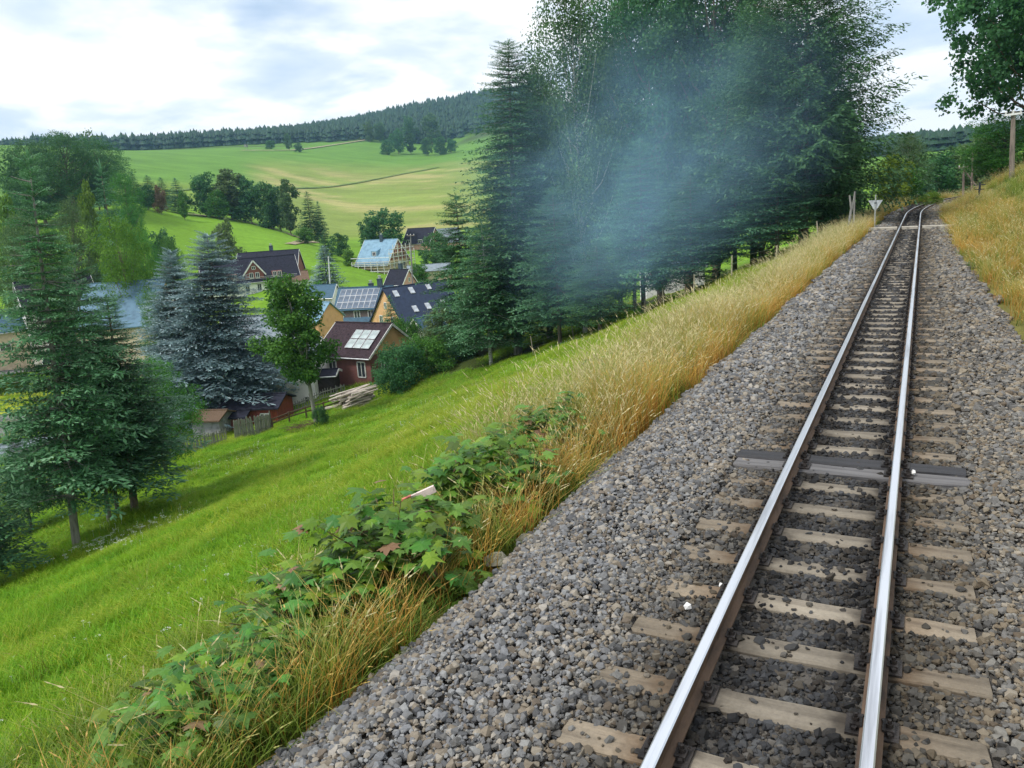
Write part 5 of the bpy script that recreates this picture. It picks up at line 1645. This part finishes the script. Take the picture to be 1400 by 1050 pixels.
# log pile
p = at(487, 548, 62)
z = h1(p[0], p[1])
o = thing('log_pile', 'jumbled pile of bleached boards and logs at the hedge', 'log pile', (p[0], p[1], z), view_right(p[0], p[1]) + 0.5)
M_log = mat('bleached_wood', (0.50, 0.44, 0.38), 0.85, 0.25, 3, 0.6, stretch=(0.3, 4, 4), col2=(0.24, 0.20, 0.17), rand=0.25)
for k in range(46):
    L_ = rnd.uniform(1.8, 3.4)
    row = k % 8
    lay_ = k // 8
    c = Vector((rnd.uniform(-0.35, 0.35), -0.9 + row * 0.26 + rnd.uniform(-0.1, 0.1), 0.12 + lay_ * 0.2 + rnd.uniform(0, 0.1)))
    d = Vector((1, rnd.uniform(-0.22, 0.22), rnd.uniform(-0.12, 0.12) + 0.12)).normalized() * L_ / 2
    if k % 3:
        obj('log', MB().tube([c - d, c + d], [rnd.uniform(0.06, 0.11), rnd.uniform(0.05, 0.09)], 7), M_log, o)
    else:
        obj('plank', MB().bar(c - d, c + d, 0.22, 0.04), M_log, o)
p = at(455, 556, 62)
o = tag(obj('log', MB().tube([(-0.8, 0, 0.1), (0.8, 0.2, 0.16)], [0.16, 0.13], 8), M_log, None, (p[0], p[1], h1(p[0], p[1])), (0, 0, view_right(p[0], p[1]))), 'single short log lying left of the log pile', 'log')
p = at(420, 592, 55)
z = h1(p[0], p[1])
o = thing('brush_heap', 'low heap of dead twigs in the meadow below the maple', 'brush heap', (p[0], p[1], z), view_right(p[0], p[1]))
tw = MB()
for k in range(120):
    a_ = rnd.uniform(0, 6.28)
    c = Vector((rnd.gauss(0, 0.7), rnd.gauss(0, 0.35), rnd.uniform(0, 0.3)))
    d = Vector((math.cos(a_), math.sin(a_) * 0.6, rnd.uniform(-0.1, 0.5))) * rnd.uniform(0.3, 0.7)
    tw.tube([c - d, c + d], [0.018, 0.006], 3, cap=False)
tag(obj('twigs', tw, P_brownwood, o), kind='stuff')
# conifer hedge round the yellow lawn
for k in range(11):
    px = -14 + k * 5.4
    tree('hedge_tree', S_TALL, L_bright, px, 543 - k * 0.6, 101, 515 - k * 1.0, 8, 'arborvitae column behind the yellow lawn, %s from the left end of the hedge' % ('first second third fourth fifth sixth seventh eighth ninth tenth eleventh'.split()[k]), M_bark, 'arborvitae columns behind the yellow lawn')

# ------------------------------------------------------------------ grass


def tuft(name, seed, n, rad, h, w, lean, m, heads=0.0, head_len=0.16, hvar=0.35, v0=0.1, v1=0.9, seg=3):
    r = np.random.default_rng(seed)
    V, F, A = [], [], []
    for k in range(n):
        a, q = r.uniform(0, 2 * PI), rad * math.sqrt(r.random())
        b0 = np.array([math.cos(a) * q, math.sin(a) * q, -0.03])
        hh = h * (1 + r.uniform(-hvar, hvar))
        la = r.uniform(0, 2 * PI)
        ld = np.array([math.cos(la), math.sin(la), 0]) * lean * hh * r.uniform(0.3, 1.3)
        sd = np.array([-math.sin(la + r.uniform(-1, 1)), math.cos(la + r.uniform(-1, 1)), 0])
        jit = r.uniform(-0.12, 0.12)
        prev = None
        for s_ in range(seg + 1):
            f = s_ / seg
            c = b0 + np.array([0, 0, hh * f * (1 - 0.15 * lean * f)]) + ld * f * f
            ww = w * (1 - f * 0.8)
            i0 = len(V)
            V += [c - sd * ww / 2, c + sd * ww / 2]
            if prev is not None:
                F.append((prev, prev + 1, i0 + 1, i0))
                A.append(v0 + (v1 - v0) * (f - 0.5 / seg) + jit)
            prev = i0
        if r.random() < heads:
            tip = V[-1] * 0.5 + V[-2] * 0.5
            d = ld * 1.2 + np.array([0, 0, hh * 0.5])
            d /= np.linalg.norm(d)
            for j in range(3):
                p = tip - d * head_len * 0.55 + d * head_len * 0.3 * j
                s2 = unit(r, 1)[0]
                s2 -= d * s2.dot(d)
                s2 /= np.linalg.norm(s2)
                i0 = len(V)
                wd = head_len * 0.055 * (1 - 0.2 * j)
                V += [p, p + d * head_len * 0.25 + s2 * wd, p + d * head_len * 0.5, p + d * head_len * 0.25 - s2 * wd]
                F.append((i0, i0 + 1, i0 + 2, i0 + 3))
                A.append(0.95)
    me = new_mesh(name, np.array(V), np.array(F, np.int64), {'v': ('FACE', 'FLOAT', np.clip(A, 0, 1))})
    me.materials.append(m)
    return me


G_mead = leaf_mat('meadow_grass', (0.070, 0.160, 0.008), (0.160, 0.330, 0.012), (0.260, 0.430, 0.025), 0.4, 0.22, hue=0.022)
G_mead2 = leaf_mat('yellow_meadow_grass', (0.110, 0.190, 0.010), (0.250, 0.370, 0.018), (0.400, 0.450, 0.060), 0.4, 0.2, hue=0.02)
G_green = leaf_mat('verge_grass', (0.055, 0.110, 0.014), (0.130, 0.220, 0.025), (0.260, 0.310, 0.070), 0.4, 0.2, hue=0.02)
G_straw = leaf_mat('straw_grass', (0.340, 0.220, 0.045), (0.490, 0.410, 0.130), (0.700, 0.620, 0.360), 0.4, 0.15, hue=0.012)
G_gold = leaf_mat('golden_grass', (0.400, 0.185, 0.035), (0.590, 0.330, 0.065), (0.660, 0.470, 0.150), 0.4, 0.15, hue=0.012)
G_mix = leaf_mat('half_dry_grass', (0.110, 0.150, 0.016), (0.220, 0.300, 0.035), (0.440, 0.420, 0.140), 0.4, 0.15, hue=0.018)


def place(n_, s0, s1, t0, t1, dens_fn=None):
    s_ = rng.uniform(s0, s1, n_)
    t_ = rng.uniform(t0, t1, n_)
    if dens_fn is not None:
        k = rng.random(n_) < dens_fn(s_, t_)
        s_, t_ = s_[k], t_[k]
    x, y = s_.copy(), t_.copy()
    c = t_ > CURVE_Y
    a = (t_ - CURVE_Y) / CURVE_R
    x = np.where(c, CURVE_R - (CURVE_R - s_) * np.cos(a), x)
    y = np.where(c, CURVE_Y + (CURVE_R - s_) * np.sin(a), y)
    return s_, t_, x, y


def in_view(x, y, m=0.15):
    dx, dy = x - CAM[0], y - CAM[1]
    z = dx * CW[0] + dy * CW[1]
    X = dx * CR[0] + dy * CR[1]
    return (z > -1) & (np.abs(X) < (0.641 + m) * np.maximum(z, 0) + 2.5)


def slope_rot(x, y, n_, k=1.0):
    e = 0.4
    zx = (H(x + e, y) - H(x - e, y)) / (2 * e)
    zy = (H(x, y + e) - H(x, y - e)) / (2 * e)
    yaw = rng.uniform(-PI, PI, n_)
    # tilt so that local up leans with the ground normal by k
    rx = np.arctan(zy) * k
    ry = -np.arctan(zx) * k
    # rotation XYZ euler: apply yaw first, then the small tilts
    out_ = np.zeros((n_, 3))
    for i_ in range(n_):
        m_ = Matrix.Rotation(ry[i_], 3, 'Y') @ Matrix.Rotation(rx[i_], 3, 'X') @ Matrix.Rotation(yaw[i_], 3, 'Z')
        out_[i_] = m_.to_euler()
    return out_


# meadow
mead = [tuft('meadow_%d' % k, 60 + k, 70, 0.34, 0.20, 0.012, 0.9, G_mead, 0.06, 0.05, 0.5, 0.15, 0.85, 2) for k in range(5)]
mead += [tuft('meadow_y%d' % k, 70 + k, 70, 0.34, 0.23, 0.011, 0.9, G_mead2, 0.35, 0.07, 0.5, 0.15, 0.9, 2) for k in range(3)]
PTS, ROT, SCL, IDX = [], [], [], []
for (r0, r1, dens, sc_) in ((2, 9, 22, 0.75), (9, 18, 13, 0.95), (18, 34, 6.0, 1.35), (34, 70, 2.6, 2.1), (70, 110, 0.6, 3.2)):
    n_ = int(PI * (r1 ** 2 - r0 ** 2) * dens * 80 / 360)
    D_ = np.sqrt(rng.uniform(r0 ** 2, r1 ** 2, n_))
    be = np.radians(rng.uniform(-10, 70, n_))
    x, y = CAM[0] - np.sin(be) * D_, CAM[1] + np.cos(be) * D_
    s_, t_ = track_st(x, y)
    k = (s_ < -2.6 - 0.5 * vnoise(x, y, 0.8)) & in_view(x, y)
    k &= ~((s_ < -12) & (t_ > 52) & (vnoise(x, y, 0.3, 3) > 0.45))
    x, y, s_ = x[k], y[k], s_[k]
    nn = len(x)
    PTS.append(np.stack([x, y, H(x, y)], 1))
    ROT.append(slope_rot(x, y, nn))
    big = vnoise(x, y, 0.22, 4) * 0.5 + vnoise(x, y, 0.7, 9) * 0.5
    hs_ = min(sc_, 1.1) * (0.55 + 0.9 * big) * rng.uniform(0.8, 1.2, nn)
    SCL.append(np.stack([np.full(nn, sc_) * 1.1, np.full(nn, sc_) * 1.1, hs_], 1))
    yel = vnoise(x, y, 0.16, 6) * 0.6 + vnoise(x, y, 0.5, 2) * 0.4 + 0.6 * (1 - smooth(6, 20, -s_)) * smooth(8, 26, y)
    IDX.append(np.where(rng.random(nn) < np.clip((yel - 0.35) * 1.6, 0.05, 0.95), rng.integers(5, 8, nn), rng.integers(0, 5, nn)))
print('meadow tufts', sum(map(len, PTS)))
# collection children are picked in name order: zero padded names keep the order
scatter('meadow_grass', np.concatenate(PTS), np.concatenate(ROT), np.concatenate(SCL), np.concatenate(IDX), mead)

# tall dry grass on both sides of the line
tall = [tuft('straw_%d' % k, 80 + k, 18, 0.17, 0.90, 0.006, 0.40, G_straw, 0.8, 0.12, 0.3, 0.0, 0.8) for k in range(3)]
tall += [tuft('gold_%d' % k, 84 + k, 20, 0.15, 0.70, 0.007, 0.45, G_gold, 0.4, 0.09, 0.35, 0.0, 0.85) for k in range(3)]
tall += [tuft('mix_%d' % k, 88 + k, 24, 0.17, 0.75, 0.008, 0.40, G_mix, 0.35, 0.10, 0.35, 0.0, 0.9) for k in range(3)]
tall += [tuft('green_%d' % k, 92 + k, 32, 0.18, 0.42, 0.010, 0.55, G_green, 0.08, 0.08, 0.4, 0.0, 0.8) for k in range(3)]
PTS, SCL, IDX, XY, RT = [], [], [], [], []


def kindpick(nn, w):
    g = rng.choice(4, nn, p=np.array(w) / sum(w))
    return g * 3 + rng.integers(0, 3, nn)


def band(n_, s0, s1, t0, t1, w, hs_, dens=None, ws=1.0):
    s_, t_, x, y = place(n_, s0, s1, t0, t1, dens)
    nn = len(x)
    if nn == 0:
        return
    XY.append((x, y))
    PTS.append(np.stack([x, y, H(x, y)], 1))
    hh = hs_ * (0.75 + 0.5 * vnoise(x, y, 0.6, 5)) * rng.uniform(0.8, 1.15, nn)
    SCL.append(np.stack([np.full(nn, ws), np.full(nn, ws), hh], 1))
    IDX.append(kindpick(nn, w))
    a = rng.uniform(-PI, PI, nn)
    RT.append(np.stack([rng.normal(0, 0.10, nn), rng.normal(0, 0.10, nn), a], 1))


def ledge(t_):
    return np.interp(t_, [-10, 8, 16, 35, 60, 110], [2.45, 2.3, 2.1, 1.7, 1.6, 1.6])


def redge(t_):
    return np.interp(t_, [-10, 12, 30, 60, 110], [2.1, 1.9, 1.4, 1.3, 1.3])


# left: gold foot, straw crest, green towards the meadow
band(640, -3.2, -2.0, 6.8, 20, (0.6, 3.0, 0.6, 0.5), 0.72, lambda s, t: (s < -ledge(t)) * (s > -ledge(t) - 0.6))
band(1800, -3.2, -1.4, 18, 62, (1.0, 2.6, 1.2, 0.4), 0.72, lambda s, t: (s < -ledge(t)) * (s > -ledge(t) - 0.6))
band(1150, -4.6, -2.5, 7.6, 18, (3.0, 0.8, 2.8, 1.0), 0.84, lambda s, t: (s < -ledge(t) - 0.3) * np.clip(1.3 - (-s - 3.2) * 0.8, 0, 1))
band(3400, -5.0, -2.0, 16, 62, (3.2, 0.7, 3.0, 0.7), 0.80, lambda s, t: (s < -ledge(t) - 0.3) * np.clip(1.2 - (-s - 3.0) * 0.9, 0, 1))
band(900, -7.0, -3.2, 6, 62, (0.3, 0.0, 2.0, 4.0), 0.62, lambda s, t: 0.25 + 0.5 * (vnoise(s, t, 0.5, 41) > 0.55))
# near left verge in front of the bushes
band(330, -3.3, -2.2, -0.5, 7.0, (0.15, 0.8, 1.0, 4.5), 0.50, lambda s, t: (s < -ledge(t)) * 1.0)
band(240, -2.75, -2.05, -0.5, 7.5, (0.3, 3.4, 1.0, 1.6), 0.48, lambda s, t: (s < -ledge(t)) * 1.0)
band(200, -5.0, -3.2, -0.5, 7.0, (0.15, 0.1, 1.4, 4.0), 0.60)
band(1500, -34, -7, 3, 50, (0.2, 0.0, 2.2, 2.0), 0.5, lambda s, t: 1.0 * (vnoise(s, t, 0.3, 51) > 0.55))
# right bank
band(2000, 1.4, 3.8, -2, 64, (0.9, 2.6, 1.8, 1.0), 0.60, lambda s, t: (s > redge(t) + 0.12) * 1.0)
band(3000, 2.8, 10, -2, 70, (0.6, 0.7, 2.6, 4.2), 0.70, lambda s, t: 0.35 + 0.65 * (vnoise(s, t, 0.35, 44) > 0.45))
band(900, -5.5, -1.7, 60, 112, (2.0, 1.6, 1.5, 0.2), 0.8, lambda s, t: (s < -ledge(t)) * 1.0, 1.6)
band(1500, 1.4, 14, 62, 112, (1.2, 1.6, 1.8, 1.4), 0.75, lambda s, t: (s > redge(t) + 0.15) * 1.0, 1.8)
pts_ = np.concatenate(PTS)
print('tall tufts', len(pts_))
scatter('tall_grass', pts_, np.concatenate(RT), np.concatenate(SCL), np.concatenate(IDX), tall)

# meadow flowers: white umbels and yellow heads
M_umb = mat('umbel_white', (0.72, 0.74, 0.68), 0.8, 0.05, 30)
M_yel = mat('flower_yellow', (0.70, 0.55, 0.03), 0.7, 0.05, 30)


def umbel(seed, m, R_, n_, hh):
    r = random.Random(seed)
    b_ = MB()
    b_.tube([(0, 0, 0), (0.01, 0, hh)], 0.003, 3, cap=False)
    for k in range(n_):
        a_, q = r.uniform(0, 6.28), R_ * math.sqrt(r.random())
        x_, y_ = math.cos(a_) * q, math.sin(a_) * q
        s_ = R_ * 0.16
        z_ = hh + 0.01 - q * 0.1 + r.uniform(0, 0.006)
        b_.add([(x_ - s_, y_, z_), (x_, y_ - s_, z_ + 0.003), (x_ + s_, y_, z_), (x_, y_ + s_, z_ + 0.003)], [(0, 1, 2, 3)])
    me = b_.mesh('umbel')
    me.materials.append(m)
    return me


um = [umbel(1, M_umb, 0.026, 16, 0.20), umbel(2, M_umb, 0.05, 24, 0.12), umbel(3, M_yel, 0.018, 8, 0.18)]
n_ = 5200
D_ = np.sqrt(rng.uniform(6 ** 2, 52 ** 2, n_))
be = np.radians(rng.uniform(4, 66, n_))
x, y = CAM[0] - np.sin(be) * D_, CAM[1] + np.cos(be) * D_
s_, t_ = track_st(x, y)
k = (s_ < -5) & (vnoise(x, y, 0.18, 21) * 0.6 + vnoise(x, y, 0.7, 22) * 0.4 > 0.56)
hp = at(140, 712, 31)
hx, hy = hp[0] + rng.normal(0, 0.9, 60), hp[1] + rng.normal(0, 0.9, 60)
x, y = np.r_[x[k], hx], np.r_[y[k], hy]
nn = len(x)
ii = rng.choice(3, nn, p=(0.45, 0.2, 0.35))
ii[-60:] = 1
sc_ = rng.uniform(0.7, 1.1, nn)
sc_[-60:] = 1.1
D_ = np.hypot(x - CAM[0], y - CAM[1])
sc_ *= np.clip(D_ / 24, 0.7, 1.3)
scatter('wild_flowers', np.stack([x, y, H(x, y)], 1), np.stack([0 * x, 0 * x, rng.uniform(-3, 3, nn)], 1), np.stack([sc_] * 3, 1), ii, um)

# ------------------------------------------------------------------ maple and bramble bushes by the ballast


def maple_leaf(name, seed, m):
    r = random.Random(seed)
    pts = [(0, 0), (0.18, 0.10), (0.46, 0.05), (0.34, 0.24), (0.56, 0.42), (0.34, 0.44), (0.30, 0.60), (0.14, 0.56), (0.0, 0.98)]
    full = pts + [(-x, y) for x, y in pts[-2:0:-1]]
    V = [(x * r.uniform(0.9, 1.1), y * r.uniform(0.95, 1.05), -0.35 * abs(x) ** 1.3 * 0.6 + 0.10 * math.sin(y * 3) - 0.12 * y * y) for x, y in full]
    c = len(V)
    V.append((0, 0.35, 0.07))
    F = [(i_, (i_ + 1) % c, c) for i_ in range(c)]
    A = [0.5 + r.uniform(-0.12, 0.12) + (0.1 if i_ % 2 else 0) for i_ in range(c)]
    me = new_mesh(name, V, F, {'v': ('FACE', 'FLOAT', A)})
    me.materials.append(m)
    return me


LM = [leaf_mat('maple_leaf_green', (0.040, 0.115, 0.014), (0.085, 0.205, 0.028), (0.150, 0.290, 0.045), 0.35, 0.4, 0.45, 0.03, 0.35),
      leaf_mat('maple_leaf_light', (0.080, 0.160, 0.014), (0.170, 0.280, 0.022), (0.260, 0.360, 0.040), 0.4, 0.3, 0.45, 0.02, 0.35),
      leaf_mat('maple_leaf_red', (0.120, 0.070, 0.030), (0.250, 0.150, 0.080), (0.360, 0.240, 0.130), 0.35, 0.3, 0.45, 0.02, 0.35)]
leafs = [maple_leaf('leaf', k, LM[0]) for k in range(5)] + [maple_leaf('leaf', 10 + k, LM[1]) for k in range(2)] + [maple_leaf('leaf', 20, LM[2])]
M_twig = mat('green_twig', (0.16, 0.13, 0.06), 0.8, 0.2, 8)


def leafy_bush(label, s_, t_, rx_, ry_, h_, nleaf, size, red=0.1, seed=0, light=0.2):
    r = random.Random(seed)
    z = h1(s_, t_)
    o = thing('maple_bush', label, 'bush', (s_, t_, z), 0)
    tips = []
    for k in range(14):
        a_ = k * 2.4 + r.uniform(-0.3, 0.3)
        q = r.uniform(0.3, 0.95)
        tp_ = Vector((math.cos(a_) * rx_ * q, math.sin(a_) * ry_ * q, h_ * r.uniform(0.7, 1.05) * (1 - 0.35 * q * q)))
        obj('stem', MB().tube([(tp_.x * 0.15, tp_.y * 0.15, -0.05), (tp_.x * 0.5, tp_.y * 0.5, tp_.z * 0.65), tp_], [0.010, 0.007, 0.003], 5, cap=False), M_twig, o)
        tips.append(tp_)
    allv, fill = [], []
    for k in range(nleaf):
        if k % 3 == 0:
            b_ = r.choice(tips)
            f = r.uniform(0.35, 1.0)
            c = Vector((b_.x * f, b_.y * f, b_.z * (0.3 + 0.7 * f))) + Vector((r.gauss(0, 0.08), r.gauss(0, 0.08), r.gauss(0, 0.05)))
        else:
            a_ = r.uniform(0, 2 * PI)
            u = r.random() ** 0.6
            el = r.uniform(0.15, 1.0)
            lum = 0.8 + 0.25 * math.sin(a_ * 3 + seed) + 0.15 * math.sin(a_ * 7 + 2 * seed)
            c = Vector((math.cos(a_) * rx_ * u * lum, math.sin(a_) * ry_ * u * lum, h_ * math.sqrt(max(0.03, 1 - (u * 0.95) ** 2)) * el * r.uniform(0.75, 1.1)))
        g_ = r.random()
        up_ = c.z / h_
        if g_ < red * (0.3 + up_ * 1.4):
            me = leafs[7]
        elif g_ < red + light * up_ * 1.6:
            me = leafs[r.choice((5, 6))]
        else:
            me = leafs[r.randrange(5)]
        out_ = Vector((c.x, c.y, 0.25 + c.z * 0.3))
        yaw = math.atan2(out_.y, out_.x) - PI / 2 + r.uniform(-1.0, 1.0)
        L_ = size * r.uniform(0.45, 1.2)
        allv.append((me, c, (r.uniform(-0.6, 0.15), r.uniform(-0.35, 0.35), yaw), L_))
    # the leaves that show largest (outside, towards the line) are parts of their own, the rest one mass
    allv.sort(key=lambda q: -(q[1].length + 0.3 * q[1].x - 0.2 * q[1].y) * q[3])
    for me, c, ro_, L_ in allv[:290]:
        obj('leaf', me, None, o, c, ro_, L_)
    groups = {}
    for me, c, ro_, L_ in allv[290:]:
        groups.setdefault(me.materials[0].name, []).append((me, c, ro_, L_))
    for mn, ls in groups.items():
        V, F, A = [], [], []
        for me, c, ro_, L_ in ls:
            m_ = Euler(ro_).to_matrix()
            b0 = len(V)
            V += [tuple(m_ @ (v.co * L_) + c) for v in me.vertices]
            F += [tuple(i_ + b0 for i_ in p_.vertices) for p_ in me.polygons]
            A += [a_.value for a_ in me.attributes['v'].data]
        mm = new_mesh('leaves', V, F, {'v': ('FACE', 'FLOAT', A)})
        tag(obj('leaves', mm, ls[0][0].materials[0], o), kind='stuff')
    return o


leafy_bush('leafy maple bush with reddish top leaves, beside the pale edge stones', -2.95, 4.5, 0.66, 0.95, 0.90, 780, 0.17, 0.03, 1)
leafy_bush('maple bush carrying the red and white board', -3.0, 6.1, 0.60, 0.95, 0.88, 740, 0.165, 0.02, 2)
leafy_bush('dark leaved bush beyond the one with the board, before the golden grass', -3.15, 7.9, 0.60, 0.9, 0.80, 600, 0.145, 0.03, 3, 0.05)
leafy_bush('small leafy clump between the nearest bush and the reddish topped one', -3.15, 3.7, 0.5, 0.6, 0.62, 400, 0.14, 0.02, 5)
leafy_bush('low maple bush nearest the camera among orange grass stems', -2.95, 2.8, 0.50, 0.80, 0.54, 560, 0.13, 0.02, 4, 0.15)
leafy_bush('small green bush in the straw grass left of the track', -3.9, 11.5, 0.4, 0.6, 0.75, 200, 0.13, 0.0, 6, 0.1)

# ------------------------------------------------------------------ smoke and haze
ms = bpy.data.materials.new('smoke')
ms.use_nodes = True
t = ms.node_tree
t.nodes.clear()
o_ = N(t, 'ShaderNodeOutputMaterial')
pv = N(t, 'ShaderNodeVolumePrincipled')
pv.inputs['Color'].default_value = (0.40, 0.68, 1.0, 1)
pv.inputs['Anisotropy'].default_value = 0.0
tcn = t.nodes.new('ShaderNodeTexCoord')
ln = N(t, 'ShaderNodeVectorMath', operation='LENGTH')
t.links.new(tcn.outputs['Object'], ln.inputs[0])
nz = N(t, 'ShaderNodeTexNoise', i_Scale=1.9, i_Detail=5.0, i_Roughness=0.6, i_Distortion=1.0)
t.links.new(tcn.outputs['Object'], nz.inputs['Vector'])
fall = math_n(t, 'SUBTRACT', 1.0, ln.outputs['Value'], clamp=True)
nn_ = math_n(t, 'MULTIPLY', math_n(t, 'SUBTRACT', nz.outputs[0], 0.36), 3.0, clamp=True)
t.links.new(math_n(t, 'MULTIPLY', math_n(t, 'MULTIPLY', fall, nn_), SMOKE_D), pv.inputs['Density'])
t.links.new(pv.outputs[0], o_.inputs['Volume'])


def puff(name, a, b, ry_, rz_, label=None):
    bm = bmesh.new()
    bmesh.ops.create_icosphere(bm, subdivisions=3, radius=1.0)
    me = bpy.data.meshes.new(name)
    bm.to_mesh(me)
    bm.free()
    a, b = Vector(a), Vector(b)
    q = (b - a).to_track_quat('X', 'Z')
    o = obj(name, me, ms, None, (a + b) / 2)
    o.rotation_euler = q.to_euler()
    o.scale = ((b - a).length / 2, ry_, rz_)
    return tag(o, label, None, None, 'stuff')


puff('smoke', at(690, 425, 31), at(1100, 150, 28), 3.0, 2.9)
puff('smoke', at(600, 300, 38), at(1200, 90, 34), 4.2, 6.2)

mh = bpy.data.materials.new('haze')
mh.use_nodes = True
t = mh.node_tree
t.nodes.clear()
o_ = N(t, 'ShaderNodeOutputMaterial')
pv = N(t, 'ShaderNodeVolumePrincipled')
pv.inputs['Color'].default_value = (0.36, 0.62, 1.0, 1)
pv.inputs['Density'].default_value = HAZE_D
pv.inputs['Anisotropy'].default_value = 0.2
t.links.new(pv.outputs[0], o_.inputs['Volume'])
if HAZE_D > 0:
    zmin, zmax = float(gz.min()) - 1.0, 330.0
    hz = obj('haze', MB().box((0, 0, (zmin + zmax) / 2), (8600, 8600, zmax - zmin)), mh)
    tag(hz, kind='stuff')
